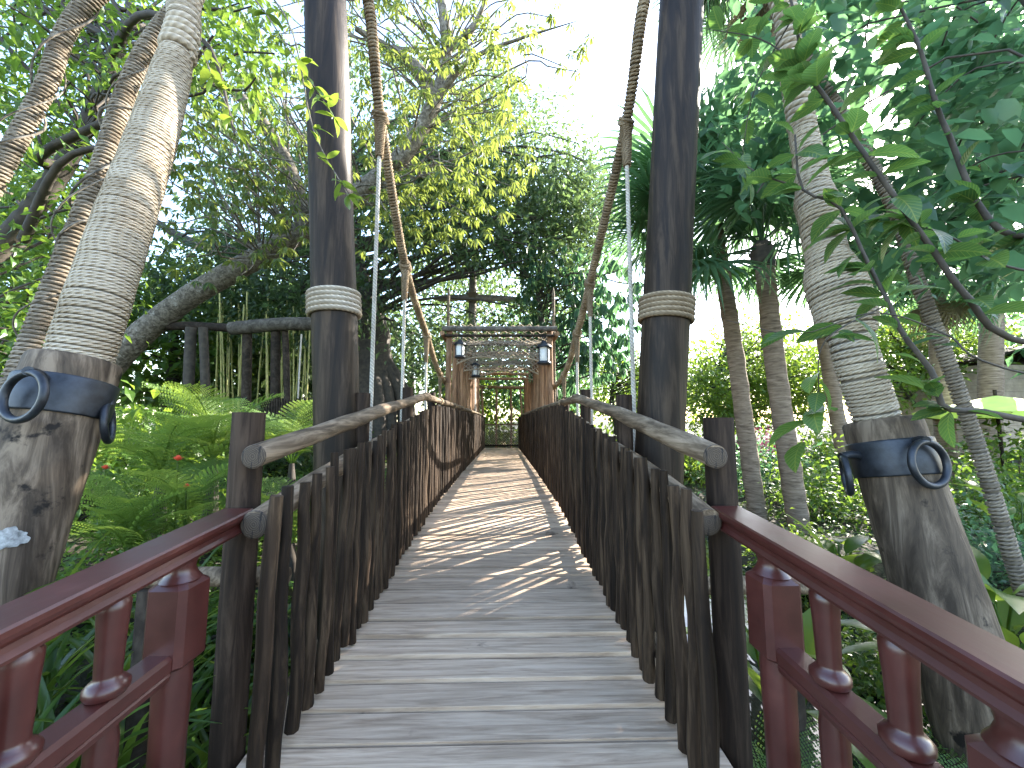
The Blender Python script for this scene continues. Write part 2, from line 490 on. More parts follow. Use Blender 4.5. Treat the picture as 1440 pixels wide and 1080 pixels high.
def red_paint():
    m, nt, b, out = new_mat('oxblood_paint')
    n = noise(nt, mapped(nt, (7, 7, 7)), 1.0, 6)
    fine = noise(nt, mapped(nt, (60, 8, 60)), 1.0, 3)
    c = ramp(nt, n, [(0.3, (0.042, 0.0098, 0.0075)), (0.6, (0.066, 0.0155, 0.0118)), (0.8, (0.10, 0.029, 0.021))])
    nt.links.new(c, b.inputs['Base Color'])
    rr = nt.nodes.new('ShaderNodeMapRange'); rr.inputs[3].default_value = 0.24; rr.inputs[4].default_value = 0.52
    nt.links.new(n, rr.inputs[0]); nt.links.new(rr.outputs[0], b.inputs['Roughness'])
    b.inputs['Coat Weight'].default_value = 0.25; b.inputs['Coat Roughness'].default_value = 0.25
    bump(nt, b, fine, 0.12, 0.003)
    return m


M['red'] = red_paint()
M['lf_yellow'] = leaf_mat('leaf_yellow_green', [(0, (0.03, 0.07, 0.018)), (0.45, (0.07, 0.125, 0.025)), (1, (0.16, 0.20, 0.05))], (0.34, 0.40, 0.07), 0.45)
M['lf_dark'] = leaf_mat('leaf_dark_green', [(0, (0.022, 0.045, 0.022)), (0.6, (0.052, 0.095, 0.036)), (1, (0.115, 0.155, 0.056))], (0.23, 0.34, 0.10), 0.45)
M['lf_teal'] = leaf_mat('leaf_blue_green', [(0, (0.02, 0.055, 0.035)), (0.6, (0.045, 0.112, 0.06)), (1, (0.095, 0.175, 0.075))], (0.21, 0.44, 0.17), 0.5)
M['lf_mid'] = leaf_mat('leaf_mid_green', [(0, (0.03, 0.08, 0.014)), (0.6, (0.06, 0.135, 0.022)), (1, (0.12, 0.20, 0.034))], (0.30, 0.45, 0.05), 0.47)
M['lf_bright'] = leaf_mat('leaf_bright_green', [(0, (0.045, 0.10, 0.016)), (0.6, (0.085, 0.17, 0.026)), (1, (0.15, 0.23, 0.04))], (0.36, 0.50, 0.05), 0.48)
M['lf_big'] = leaf_mat('leaf_broad', [(0, (0.025, 0.065, 0.028)), (0.6, (0.055, 0.125, 0.042)), (0.92, (0.10, 0.18, 0.05)), (1, (0.24, 0.24, 0.04))], (0.22, 0.42, 0.07), 0.45, 0.32, True, True)
M['lf_fern'] = leaf_mat('leaf_fern', [(0, (0.06, 0.13, 0.025)), (0.6, (0.10, 0.19, 0.035)), (1, (0.15, 0.24, 0.05))], (0.40, 0.54, 0.08), 0.5, 0.5, True)
M['lf_strap'] = leaf_mat('leaf_strap', [(0, (0.03, 0.075, 0.015)), (0.6, (0.085, 0.17, 0.03)), (1, (0.20, 0.28, 0.04))], (0.40, 0.52, 0.06), 0.45, 0.3, True)
M['lf_palm'] = leaf_mat('leaf_palm', [(0, (0.03, 0.075, 0.045)), (0.6, (0.05, 0.115, 0.06)), (1, (0.085, 0.16, 0.07))], (0.22, 0.42, 0.15), 0.45, 0.35, True)
M['lf_dead'] = leaf_mat('leaf_dead_palm', [(0, (0.10, 0.08, 0.05)), (0.6, (0.17, 0.14, 0.09)), (1, (0.24, 0.20, 0.12))], (0.25, 0.2, 0.1), 0.25, 0.8, True)


# ------------------------------------------------------------------ setting: ground, pond
def smooth(a, b, x):
    t = np.clip((x - a) / (b - a), 0, 1)
    return t * t * (3 - 2 * t)


WATER_Z = -0.62


def ground_z(x, y):
    x = np.asarray(x, float); y = np.asarray(y, float)
    w = 0.35 * np.sin(y * 0.7) + 0.2 * np.sin(y * 1.9 + 1)
    left = -0.75 + 0.72 * smooth(0.9, 2.3, -x + w * 0.2) + 0.2 * smooth(2.3, 4.5, -x) + 0.5 * smooth(5, 14, -x)
    right = -1.25 + 0.25 * smooth(1.0, 1.6, x) * smooth(2.6, 1.6, y) * 2.2 + 1.05 * smooth(3.0 + w, 4.4 + w, x) + 0.6 * smooth(7, 18, x)
    g = np.where(x < 0, left * smooth(0.3, 1.6, -x) + -1.25 * (1 - smooth(0.3, 1.6, -x)), right)
    far = smooth(17.5, 20.5, y)
    near = smooth(1.2, -0.6, y)
    g = g * (1 - far) + 0.02 * far
    g = g * (1 - near) + np.minimum(g, -0.28) * near + 0.1 * near * smooth(1.3, 2.5, np.abs(x))
    return g + 0.05 * np.sin(x * 2.3 + y * 1.1) + 0.04 * np.sin(y * 3.1 - x * 1.7)


def build_ground():
    xs = np.concatenate([[-600, -200, -80, -40], np.arange(-24, 24.1, 0.4), [40, 80, 200, 600]])
    ys = np.concatenate([[-200, -60, -20, -8], np.arange(-4, 34.1, 0.4), [48, 80, 200, 700]])
    X, Y = np.meshgrid(xs, ys)
    Z = ground_z(X, Y)
    V = np.stack([X, Y, Z], -1).reshape(-1, 3)
    nx, ny = len(xs), len(ys)
    i = np.arange(ny - 1)[:, None] * nx; j = np.arange(nx - 1)[None, :]
    Q = np.stack([i + j, i + j + 1, i + nx + j + 1, i + nx + j], -1).reshape(-1, 4)
    m, nt, b, out = new_mat('garden_soil')
    n = noise(nt, mapped(nt, (1.4, 1.4, 1.4)), 1.0, 8, 0.7)
    c = ramp(nt, n, [(0.3, (0.02, 0.017, 0.012)), (0.5, (0.05, 0.042, 0.03)), (0.62, (0.045, 0.06, 0.022)), (0.8, (0.09, 0.08, 0.055))])
    nt.links.new(c, b.inputs['Base Color']); b.inputs['Roughness'].default_value = 0.95
    bump(nt, b, noise(nt, mapped(nt, (9, 9, 9)), 1.0, 6), 0.9, 0.05)
    g = build('ground', (V, [Q], {}), m)
    tag(g, kind='structure')
    m, nt, b, out = new_mat('pond_water')
    b.inputs['Base Color'].default_value = (0.012, 0.02, 0.014, 1); b.inputs['Roughness'].default_value = 0.04
    b.inputs['IOR'].default_value = 1.33; b.inputs['Specular IOR Level'].default_value = 0.7
    bump(nt, b, noise(nt, mapped(nt, (6, 3, 1)), 1.0, 3), 0.12, 0.03)
    V = np.array([[-1.6, -1, WATER_Z], [6.0, -1, WATER_Z], [6.0, 19.5, WATER_Z], [-1.6, 19.5, WATER_Z]])
    tag(build('water', (V, [np.array([[0, 1, 2, 3]])], {}), m), kind='structure')


build_ground()


# ------------------------------------------------------------------ the bridge deck
DY = np.array([-3, 0, 2, 3, 4, 5.2, 8, 12, 18.5, 22]); DZ = np.array([-0.12, -0.05, 0.0, 0.075, 0.16, 0.235, 0.24, 0.185, 0.07, 0.03])


def deck_z(y):
    y = np.asarray(y, float)
    return (np.interp(y - 0.45, DY, DZ) + np.interp(y, DY, DZ) + np.interp(y + 0.45, DY, DZ) + np.interp(y - 0.22, DY, DZ) + np.interp(y + 0.22, DY, DZ)) / 5


def build_bridge():
    e = empty('footbridge', (0, 0, -0.2), 'arched timber footbridge deck of weathered grey cross planks', 'bridge')
    tmpl = []
    for q in range(6):
        V, Fs, at = box((0, 0, 0), (1.97, 0.1775 + rng.uniform(-0.002, 0.002), 0.036), 0.0022)
        V = V + np.stack([np.zeros(len(V)), 0.0015 * np.sin(V[:, 0] * 3 + q), 0.0012 * np.sin(V[:, 0] * 2.2 + q * 2)], -1)
        tmpl.append(make_mesh('plank', [(V, Fs, at)], M['plank'], False))
    y = -1.5
    while y < 18.9:
        s = float(deck_z(y + 0.05) - deck_z(y - 0.05)) / 0.1
        o = inst('plank', random.choice(tmpl), e, (rng.uniform(-0.006, 0.006), y, float(deck_z(y)) - 0.018 + rng.uniform(-0.002, 0.002)), (math.atan(s) + rng.uniform(-0.004, 0.004), 0, rng.uniform(-0.0016, 0.0016)))
        if rng.random() < 0.5: o.rotation_euler.z += PI
        y += 0.187
    for x in (-0.78, 0.0, 0.78):
        ys = np.linspace(-1.5, 18.9, 40)
        pr = [(-0.05, -0.24), (0.05, -0.24), (0.05, -0.041), (-0.05, -0.041)]
        build('stringer_beam', extrude(pr, np.stack([np.full(40, x), ys, deck_z(ys)], -1), (1, 0, 0)), M['darkwood'], e, False)
    for y in (2.4, 6.4, 10.4, 14.4, 18.0):
        for x in (-0.6, 0.6):
            z1 = float(deck_z(y)) - 0.245
            build('pile', tube([(x, y, -1.5), (x, y, z1)], 0.11, 10), M['darkwood'], e)
    for sx, px, py in ((-1, 330, 828), (1, 1000, 840)):     # cross logs that stick out under the deck rail
        p = P(px, py, X=sx * 1.05)
        build('cross_log', tube(resample([(sx * 0.90, p[1] + 0.12, p[2]), (sx * 1.25, p[1] + 0.125, p[2] + 0.003), (sx * 1.62, p[1] + 0.13, p[2] - 0.004)], 6), 0.042, 12), M['rail'], e)
        build('log_prop', tube([(sx * 1.5, p[1] + 0.13, -1.2), (sx * 1.5, p[1] + 0.13, p[2] - 0.042)], 0.05, 10), M['darkwood'], e)


build_bridge()

# ------------------------------------------------------------------ stick railings
TY = np.array([1.2, 1.6, 2.1, 2.5, 3.0, 4.0, 5.2, 8, 12, 20]); TZ = np.array([1.0, 1.065, 1.165, 1.215, 1.28, 1.43, 1.575, 1.58, 1.57, 1.56])
RAIL_Y = {-1: np.array([1.62, 3.3, 5.1, 5.35, 9.0, 19.0]), 1: np.array([1.58, 2.9, 4.55, 4.85, 8.5, 19.0])}
RAIL_Z = {-1: np.array([1.215, 1.455, 1.685, 1.685, 1.675, 1.64]), 1: np.array([1.215, 1.42, 1.63, 1.635, 1.64, 1.63])}


def picket_template(q):
    n = 9
    z = np.linspace(0, 1, n)
    a, b, c, d = rng.uniform(-1, 1, 4)
    x = 0.004 * np.sin(z * 5 * (1 + 0.3 * a) + 6 * b) + 0.005 * np.sin(z * 13 + 6 * c)
    y = 0.0032 * np.sin(z * 4.4 * (1 + 0.3 * c) + 6 * d) + 0.006 * np.sin(z * 11 + 6 * a)
    if q % 4 == 3: y += 0.014 * np.exp(-((z - rng.uniform(0.5, 0.75)) / 0.12) ** 2)
    r = 0.0265 * (1 + 0.1 * a) * (1 + 0.06 * np.sin(z * 9 + 5 * b)) * (1.06 - 0.14 * z)
    r = r + 0.006 * np.exp(-((z - rng.uniform(0.2, 0.9)) / 0.03) ** 2)
    r[-1] *= 0.9
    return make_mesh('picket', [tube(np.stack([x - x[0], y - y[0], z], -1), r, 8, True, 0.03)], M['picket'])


PICKETS = [picket_template(q) for q in range(14)]


def log_path(sx, ys, zs, x=0.945):
    p = np.stack([np.full(len(ys), sx * x), ys, zs], -1)
    return p + rng.uniform(-0.003, 0.003, p.shape)


def build_railing(sx, label):
    e = empty('stick_railing', (sx * 0.9, 8, float(deck_z(8))), label, 'railing', 'stick railings of the footbridge')
    y = 1.56 if sx < 0 else 1.47
    k = 0
    while y < 18.6:
        zb = float(deck_z(y)) + 0.012 + (rng.uniform(0, 0.05) if y < 6 else 0.01)
        top = float(np.interp(y, TY, TZ)) + rng.uniform(-0.028, 0.022) * (1.0 if y < 5 else 0.6)
        if k == 0: zb -= 0.5
        if k == 1: zb -= 0.25
        o = inst('picket', PICKETS[rng.integers(14)], e, (sx * (0.826 + rng.uniform(-0.008, 0.008)), y + rng.uniform(-0.012, 0.012), zb), (rng.uniform(-0.018, 0.018), rng.uniform(-0.012, 0.012), rng.uniform(-1, 1) * 0.5 + (PI if rng.random() < 0.5 else 0)), (1, 1, top - zb))
        y += rng.uniform(0.11, 0.14) if y < 2.0 else rng.uniform(0.094, 0.116)
        k += 1
    yk = RAIL_Y[sx][2] + 0.12

    def rail(name, y0, y1, r, n, zf, x=0.945):
        ys = np.linspace(y0, y1, n)
        rr = r * (1 + 0.05 * np.sin(ys * 3 + sx) + 0.03 * np.sin(ys * 7.7))
        build(name, tube(log_path(sx, ys, zf(ys), x), rr, 16), M['rail'], e)
    rz = lambda ys: np.interp(ys, RAIL_Y[sx], RAIL_Z[sx])
    rail('handrail', RAIL_Y[sx][0], yk, 0.05, 22, rz)
    rail('handrail', yk + 0.015, 11.9, 0.046, 24, lambda ys: np.interp(ys, [yk, 9, 19], [RAIL_Z[sx][2] - 0.01, RAIL_Z[sx][4], RAIL_Z[sx][5]]))
    rail('handrail', 11.94, 18.8, 0.045, 16, rz)
    low = lambda ys: np.interp(ys, TY, TZ) - 0.115
    rail('lower_rail', 1.60, 5.3, 0.056, 18, low, 0.912)
    rail('lower_rail', 5.36, 12.0, 0.05, 20, low, 0.906)
    rail('lower_rail', 12.05, 18.7, 0.05, 16, low, 0.906)
    rail('bottom_rail', 1.9, 18.7, 0.035, 40, lambda ys: deck_z(ys) + 0.16, 0.888)
    for y, t in ((1.75, 0.14), (3.12, 0.13), (4.6, 0.11), (6.1, 0.1), (7.4, 0.08)):
        zt = float(rz(y)) + t + (0.03 if sx < 0 else 0)
        pr = tube(resample([(sx * 1.06, y, -1.3 if sx > 0 else -0.95), (sx * 1.06, y, 0.4), (sx * 1.062, y + 0.004, zt - 0.006), ], 6), 0.064, 14)
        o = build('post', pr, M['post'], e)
    for zf, r, y0, xx in ((rz, 0.05, RAIL_Y[sx][0], 0.945), (low, 0.056, 1.60, 0.912)):
        c = np.array([sx * xx, y0 - 0.002, float(zf(y0))])
        build('end_grain', lathe(c, [(0.0005, 0.007), (r * 0.5, 0.0068), (r * 0.85, 0.006), (r * 0.97, 0.003), (r * 0.99, -0.003)], 20, (0, -1, 0)), M['endgrain'], e, True, c)
    # rope lashings that bind the rail joints
    for y in (RAIL_Y[sx][2] + 1.1, 8.0, 9.6):
        z = float(np.interp(y, [yk, 9, 19], [RAIL_Z[sx][2] - 0.01, RAIL_Z[sx][4], RAIL_Z[sx][5]]))
        build('lashing', helix([(sx * 0.945, y - 0.05, z), (sx * 0.945, y + 0.05, z)], lambda s: np.full(len(s), 0.052), 0.009, 0.016, 14, 5), M['rope_tan'], e)


build_railing(-1, 'dark stick railing with log handrail on the fern garden side of the bridge')
build_railing(1, 'dark stick railing with log handrail on the palm and pond side of the bridge')


# ------------------------------------------------------------------ red painted railings
def build_red(sx, label):
    x = sx * 1.02
    e = empty('painted_railing', (x, 0.9, -0.4), label, 'railing', 'oxblood red railings at the foot of the bridge')
    pr = [(-.052, -.082), (-.056, -.072), (-.046, -.060), (-.042, -.048), (-.050, -.036), (-.062, -.030), (-.066, -.018), (-.064, -.006), (-.058, 0),
          (.058, 0), (.064, -.006), (.066, -.018), (.062, -.030), (.050, -.036), (.042, -.048), (.046, -.060), (.056, -.072), (.052, -.082)]
    top = lambda y: 1.0 + 0.088 * (np.asarray(y) - 1.66)
    ys = np.array([-0.9, 0.3, 1.0, 1.66])
    build('handrail', extrude(pr, np.stack([np.full(4, x), ys, top(ys)], -1), (1, 0, 0)), M['red'], e, False)
    lz = lambda y: 0.615 + 0.05 * (np.asarray(y) - 1.3)
    for y0, y1 in ((-0.85, 0.66), (0.79, 1.325)):
        ys = np.array([y0, y1])
        pr2 = [(-.040, -.075), (-.044, -.058), (-.040, -.052), (-.044, -.046), (-.044, -.012), (-.034, 0), (.034, 0), (.044, -.012), (.044, -.046), (.040, -.052), (.044, -.058), (.040, -.075)]
        build('lower_rail', extrude(pr2, np.stack([np.full(2, x), ys, lz(ys)], -1), (1, 0, 0)), M['red'], e, False)
    for y in (1.39, 0.725):
        t = float(top(y)) - 0.083; b = float(lz(y))
        o = build('newel_post', lathe((x, y, 0), [(0.0, -0.5), (0.05, -0.5), (0.05, b - 0.3), (0.054, b - 0.10), (0.05, b - 0.06)], 16), M['red'], e)
        build('block', box((x, y, (b - 0.065 + t - 0.065) / 2), (0.13, 0.13, t - 0.065 - b + 0.065), 0.018), M['red'], o, False)
        build('neck', lathe((x, y, 0), [(0.06, t - 0.066), (0.048, t - 0.05), (0.04, t - 0.03), (0.044, t - 0.01), (0.05, t + 0.001)], 16), M['red'], o)
    for y in (1.165, 0.955, 0.5, 0.27, 0.04, -0.2):
        t = float(top(y)) - 0.083; b = float(lz(y))
        o = build('baluster', lathe((x, y, 0), [(0.043, b + 0.001), (0.05, b + 0.012), (0.05, b + 0.026), (0.04, b + 0.038), (0.031, b + 0.045), (0.030, b + 0.055), (0.033, t - 0.10), (0.037, t - 0.04), (0.037, t - 0.02), (0.030, t - 0.012), (0.030, t + 0.001)], 18), M['red'], e)
        build('lower_spindle', lathe((x, y, 0), [(0.0, -0.45), (0.03, -0.45), (0.034, 0.1), (0.036, b - 0.12), (0.03, b - 0.08), (0.03, b - 0.0745)], 14), M['red'], e)
    build('bottom_rail', extrude([(-.04, -.06), (-.04, 0), (.04, 0), (.04, -.06)], np.array([[x, -0.85, -0.40], [x, 1.45, -0.34]]), (1, 0, 0)), M['red'], e, False)


build_red(-1, 'oxblood red moulded railing beside the green strap leaf plants')
build_red(1, 'oxblood red moulded railing beside the pond and its small ferns')


# ------------------------------------------------------------------ masts with rope collars
def build_mast(name_label, pts, rad, cy, gz):
    pts = np.array(pts)
    ax = resample(pts, 24)
    e = empty('mast_pole', (pts[0][0], pts[0][1], gz), name_label, 'pole', 'tall bridge masts')
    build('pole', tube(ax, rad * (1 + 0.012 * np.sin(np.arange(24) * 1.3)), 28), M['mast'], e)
    z0, z1 = cy
    for k in range(5):
        z = z0 + (z1 - z0) * k / 4
        c = np.array([np.interp(z, ax[:, 2], ax[:, q]) for q in range(3)])
        t = unit(pts[-1] - pts[0])
        build('rope_coil', torus(c, t + rng.uniform(-0.015, 0.015, 3), rad + 0.016 + rng.uniform(-0.002, 0.002), 0.0225, 40, 8), M['rope_tan' if pts[0][0] > 0 else 'rope'], e)
    return e


mL = [P(476, 690, Y=3.1), P(470, 420, Y=3.1), P(458, 0, Y=3.1)]
mR = [P(924, 690, Y=3.1), P(937, 425, Y=3.1), P(958, 0, Y=3.1)]


def extend(p, zlo, zhi):
    p = np.array(p)
    d0 = p[1] - p[0]; lo = p[0] + d0 * (zlo - p[0][2]) / d0[2]
    d1 = p[2] - p[1]; hi = p[2] + d1 * (zhi - p[2][2]) / d1[2]
    return [lo, p[0], p[1], p[2], hi]


mL = extend(mL, -0.9, 6.6); mR = extend(mR, -1.4, 6.6)
zc = lambda px, a, b: (P(px, b, Y=2.95)[2], P(px, a, Y=2.95)[2])
build_mast('tall brown mast pole with a pale rope collar beside the fern garden', mL, 0.172, zc(468, 407, 434), -0.9)
build_mast('tall dark mast pole with a tan rope collar on the palm side', mR, 0.187, zc(935, 415, 443), -1.4)
TOPL, TOPR = np.array(mL[-1]), np.array(mR[-1])


# ------------------------------------------------------------------ main cables with hangers
def build_cable(sx, label, top, knots, tail, hang):
    pts = [top + np.array([0, 0, -0.35])] + knots + tail
    ax = resample(np.array(pts), 120)
    e = empty('suspension_cable', ax[-1], label, 'cable', 'rope wrapped main cables of the bridge')
    L = np.linalg.norm(np.diff(ax, axis=0), axis=1).sum()
    build('cable', tube(ax, 0.042, 8), M['core'], e)
    build('rope_wrap', helix(ax, lambda s: 0.043 - 0.012 * np.clip(s / L, 0, 1), 0.0155, 0.031, 14, 5, 0.2), M['rope_tan'], e)
    for k, (c, zb) in enumerate(zip(knots[-len(hang):], hang)):
        d = unit(ax[np.argmin(np.linalg.norm(ax - c, axis=1)) + 1] - c)
        big = 1.25 - 0.12 * k
        build('knot', helix([c - d * 0.05, c + d * 0.05], lambda s: np.full(len(s), 0.055 * big), 0.017, 0.027, 14, 6, 0.4, 0.02), M['rope_tan'], e)
        zt = c[2] - 0.03
        hp = resample([(c[0], c[1], zt), (c[0] - sx * 0.004, c[1], (zt + zb) / 2), (c[0] - sx * 0.01, c[1], zb)], 12)
        h = build('hanger', tube(hp, 0.021, 8), M['rope_white'], e)
        Lw = min(0.42, (zt - zb) * 0.3)
        build('hanger_wrap', helix([(c[0], c[1], zt + 0.02), (c[0], c[1], zt - Lw)], lambda s: 0.044 * big - 0.022 * s / Lw, 0.010, 0.019, 14, 5), M['rope_tan'], h)
    return e


kl = [P(513, -20, X=-1.27), P(535, 165, X=-1.22), P(570, 375, X=-1.2), P(600, 472, X=-1.18), P(619, 527, X=-1.17)]
build_cable(-1, 'rope wrapped cable sweeping down from the brown mast beside the ferns', TOPL, kl, [np.array([-1.17, 10.2, 2.0]), np.array([-1.17, 12.5, 1.74])], [0.0, 0.1, 0.15, 0.2])
kr = [P(911, -20, X=1.37), P(880, 175, X=1.3), P(829, 400, X=1.24), P(811, 470, X=1.22), P(793, 527, X=1.2)]
build_cable(1, 'rope wrapped cable sweeping down from the dark mast on the palm side', TOPR, kr, [np.array([1.18, 9.8, 2.0]), np.array([1.17, 12.0, 1.72])], [0.0, 0.1, 0.15, 0.2])


# ------------------------------------------------------------------ rope wound back stays, anchor posts, guys
def build_anchor(label, top, low, rad, ring_px, edge_px, ring_y, edge_y, mark=None):
    top = np.array(top); d = unit(np.array(low) - top)
    gz = float(ground_z(low[0], low[1])) - 0.25
    end = top + d * (gz - top[2]) / d[2]
    L = np.linalg.norm(end - top)
    e = empty('anchor_post', end, label, 'post', 'leaning anchor posts')
    s = np.concatenate([[0, 0.012], np.linspace(0.05, L, 30)])
    ax = top + s[:, None] * d
    rr = rad * (1 + 0.03 * smooth(0, L, s) + 0.008 * np.sin(s * 7)); rr[0] *= 0.955
    build('shaft', tube(ax, rr, 36, True, 0.006), M['anchor'], e)
    b0, b1 = 0.115, 0.30
    bz = lambda s, o: (rad * (1 + 0.03 * s / L) + o, s)
    band = lathe(top, [bz(b0, 0.001), bz(b0, 0.012), bz(b0 + .008, 0.014), bz(b1 - .008, 0.014), bz(b1, 0.012), bz(b1, 0.001)], 40, d)
    bo = build('iron_band', band, M['iron'], e)
    mid = top + d * 0.20
    for (px, py), Y, facing in ((ring_px, ring_y, True), (edge_px, edge_y, False)):
        c = P(px, py, Y=Y)
        Rr, rr_ = (0.106, 0.0165) if facing else (0.095, 0.0165)
        to = unit((mid - c) * np.array([1, 1, 0]))
        axis = unit(np.array([0.15 * np.sign(mid[0]), -1, 0.1])) if facing else unit(np.array([1.0, -0.72 * np.sign(mid[0]), 0.1]))
        ro = build('iron_ring', torus(c, axis, Rr, rr_, 36, 10), M['iron'], e)
        upv = unit(np.array([0, 0, 1.0]) - axis * axis[2])
        tp = c + upv * Rr
        w = mid + unit((tp - mid) - d * np.dot(tp - mid, d)) * (rad + 0.004) + d * np.dot(tp - mid, d)
        arm = resample([w, (w + tp) / 2 + np.array([0, 0, 0.012]), tp + unit(tp - w) * 0.012 + np.array([0, 0, 0.004])], 8)
        build('eye_bolt', tube(arm, 0.021, 10), M['iron'], e)
    if mark is not None:
        n = unit(CAM - mark); n = unit(n - d * np.dot(n, d)); t = np.cross(n, d)
        c = top + d * np.dot(mark - top, d)
        a = np.linspace(0, 2 * PI, 60, endpoint=False)
        rad_j = 1 + 0.14 * np.sin(a * 3 + 1) + 0.08 * np.sin(a * 7) + 0.05 * np.sin(a * 13 + 2)
        V = []
        rl = rad * (1 + 0.03 * np.dot(c - top, d) / L) + 0.009
        for f in (1.0, 0.6, 0.0):
            for q in range(60):
                u = 0.05 * f * rad_j[q] * math.cos(a[q]); w = 0.042 * f * rad_j[q] * math.sin(a[q])
                ang = u / rl
                V.append(c + (n * math.cos(ang) + t * math.sin(ang)) * (rl + 0.002 * (1 - f)) + d * w)
        V = np.array(V); j = np.arange(60)
        Q = np.concatenate([np.stack([k * 60 + j, k * 60 + (j + 1) % 60, (k + 1) * 60 + (j + 1) % 60, (k + 1) * 60 + j], -1) for k in (0, 1)])
        build('lichen_patch', (V, [Q], {}), M['whitemark'], e)
    return e


aL_top, aL_low = P(108, 508, Y=2.05), P(10, 770, Y=1.86)
aR_top, aR_low = P(1238, 592, Y=2.12), P(1306, 800, Y=1.98)
build_anchor('thick leaning anchor post with a white patch, iron band and rings beside the ferns', aL_top, aL_low, 0.178, (33, 557), (152, 595), 1.74, 2.08, P(25, 760, Y=1.66))
build_anchor('thick leaning anchor post with black iron band and rings, pond side', aR_top, aR_low, 0.170, (1307, 652), (1190, 668), 1.86, 2.08)


def build_stay(label, path, prof, rope, pitch, mat, cat='rope', group=None, jit=0.25, slope=0.0, split=None):
    ax = resample(np.array(path), 90)
    L = np.linalg.norm(np.diff(ax, axis=0), axis=1).sum()
    e = empty('stay_rope', ax[0], label, cat, group)
    ps = np.array([p[0] for p in prof]) * L; pr = np.array([p[1] for p in prof])
    f = lambda s: np.interp(s, ps, pr) * (1 + 0.012 * np.sin(s * 9) + 0.008 * np.sin(s * 23))
    ln = np.concatenate([[0], np.cumsum(np.linalg.norm(np.diff(ax, axis=0), axis=1))])
    build('core', tube(ax, f(ln) - rope * 0.15, 20), M['core'], e)
    if split is None:
        build('rope_wrap', helix(ax, f, rope, pitch, 26, 6, jit, slope), M[mat], e)
    else:                                    # the upper part is wound with a thicker rope
        fr, r2, p2, s2 = split
        k = int(np.searchsorted(ln, fr * L))
        build('rope_wrap', helix(ax[:k + 1], f, rope, pitch, 26, 6, jit, slope), M[mat], e)
        build('thick_wrap', helix(ax[k:], lambda s: f(s + ln[k]), r2, p2, 26, 8, 0.12, s2), M[mat], e)
    return e, ax, f


build_stay('fat pale rope wound stay rising from the white marked anchor post to the mast', [aL_top + np.array([0.012, 0.0, 0.0]), P(133, 440, Y=2.08), P(172, 320, Y=2.2), P(219, 180, Y=2.38), P(256, 50, Y=2.55), P(280, -40, Y=2.66), TOPL + np.array([-0.05, -0.1, -0.3])],
           [(0, 0.122), (0.1, 0.125), (0.25, 0.118), (0.38, 0.105), (0.44, 0.096), (0.475, 0.08), (0.55, 0.072), (0.7, 0.07), (1, 0.068)], 0.0108, 0.0205, 'rope', group='fat rope wound stays', split=(0.475, 0.03, 0.058, 0.01))
build_stay('fat lumpy rope wound stay rising from the anchor post on the pond side', [aR_top + np.array([-0.02, 0, 0]), P(1203, 500, Y=2.15), P(1184, 430, Y=2.2), P(1158, 340, Y=2.28), P(1134, 210, Y=2.4), P(1112, 90, Y=2.5), P(1090, -20, Y=2.6), TOPR + np.array([0.05, -0.1, -0.3])],
           [(0, 0.098), (0.06, 0.1), (0.095, 0.10), (0.115, 0.138), (0.155, 0.146), (0.18, 0.136), (0.205, 0.102), (0.26, 0.098), (0.285, 0.108), (0.31, 0.086), (0.40, 0.072), (0.42, 0.062), (0.55, 0.058), (1, 0.055)], 0.0108, 0.0205, 'rope', group='fat rope wound stays', jit=0.5, slope=0.006, split=(0.40, 0.022, 0.05, 0.03))
g1 = [TOPL + np.array([-0.1, 0, -0.2]), P(140, -10, Y=2.95), P(60, 130, Y=2.9), P(-10, 260, Y=2.85)]
g1.append(g1[-1] + (g1[-1] - g1[-2]) * 5.2)
build_stay('vine covered rope guy running out from the mast over the fern garden', g1, [(0, 0.05), (1, 0.05)], 0.014, 0.03, 'rope_dark', group='thin rope wound guys')
g2 = [TOPL + np.array([-0.08, 0.05, -0.25]), P(225, 40, Y=2.95), P(130, 270, Y=2.75), P(35, 500, Y=2.6)]
g2.append(g2[-1] + (g2[-1] - g2[-2]) * 2.1)
build_stay('thin weathered rope guy running behind the fat stay into the ferns', g2, [(0, 0.05), (1, 0.05)], 0.014, 0.03, 'rope_dark', group='thin rope wound guys')
g3 = [TOPR + np.array([0.1, 0.05, -0.2]), P(1225, 230, Y=3.1), P(1292, 400, Y=3.05), P(1365, 600, Y=3.0), P(1425, 790, Y=2.95)]
g3.append(g3[-1] + (g3[-1] - g3[-2]) * 0.9)
build_stay('thin rope guy slanting down among the broad leaves by the pond', g3, [(0, 0.04), (1, 0.04)], 0.013, 0.028, 'rope_dark', group='thin rope wound guys')


def build_vine(label, path, r, pitch, n_leaf):
    ax = resample(np.array(path), 60)
    e = empty('climbing_vine', ax[-1], label, 'vine', 'bare vines climbing the rope guys')
    f = lambda s: r * (1 + 0.35 * np.sin(s * 2.3) + 0.2 * np.sin(s * 5.1))
    build('stem', helix(ax, f, 0.0085, pitch, 22, 6, 0.3), M['bark'], e)
    f2 = lambda s: r * (1.25 + 0.5 * np.sin(s * 1.7 + 2))
    build('stem', helix(ax[5:], f2, 0.0055, pitch * 1.35, 22, 5, 0.3), M['bark'], e)


build_vine('bare twisting vine on the outer rope guy over the fern garden', g1[:4], 0.075, 0.75, 0)
build_vine('bare twisting vine on the rope guy behind the fat stay', g2[:4], 0.07, 0.62, 0)


# ------------------------------------------------------------------ canopy frames over the far half of the bridge
FY = [8.0, 9.6, 11.2, 12.8, 14.4, 16.0, 17.6]
BZ = 3.3


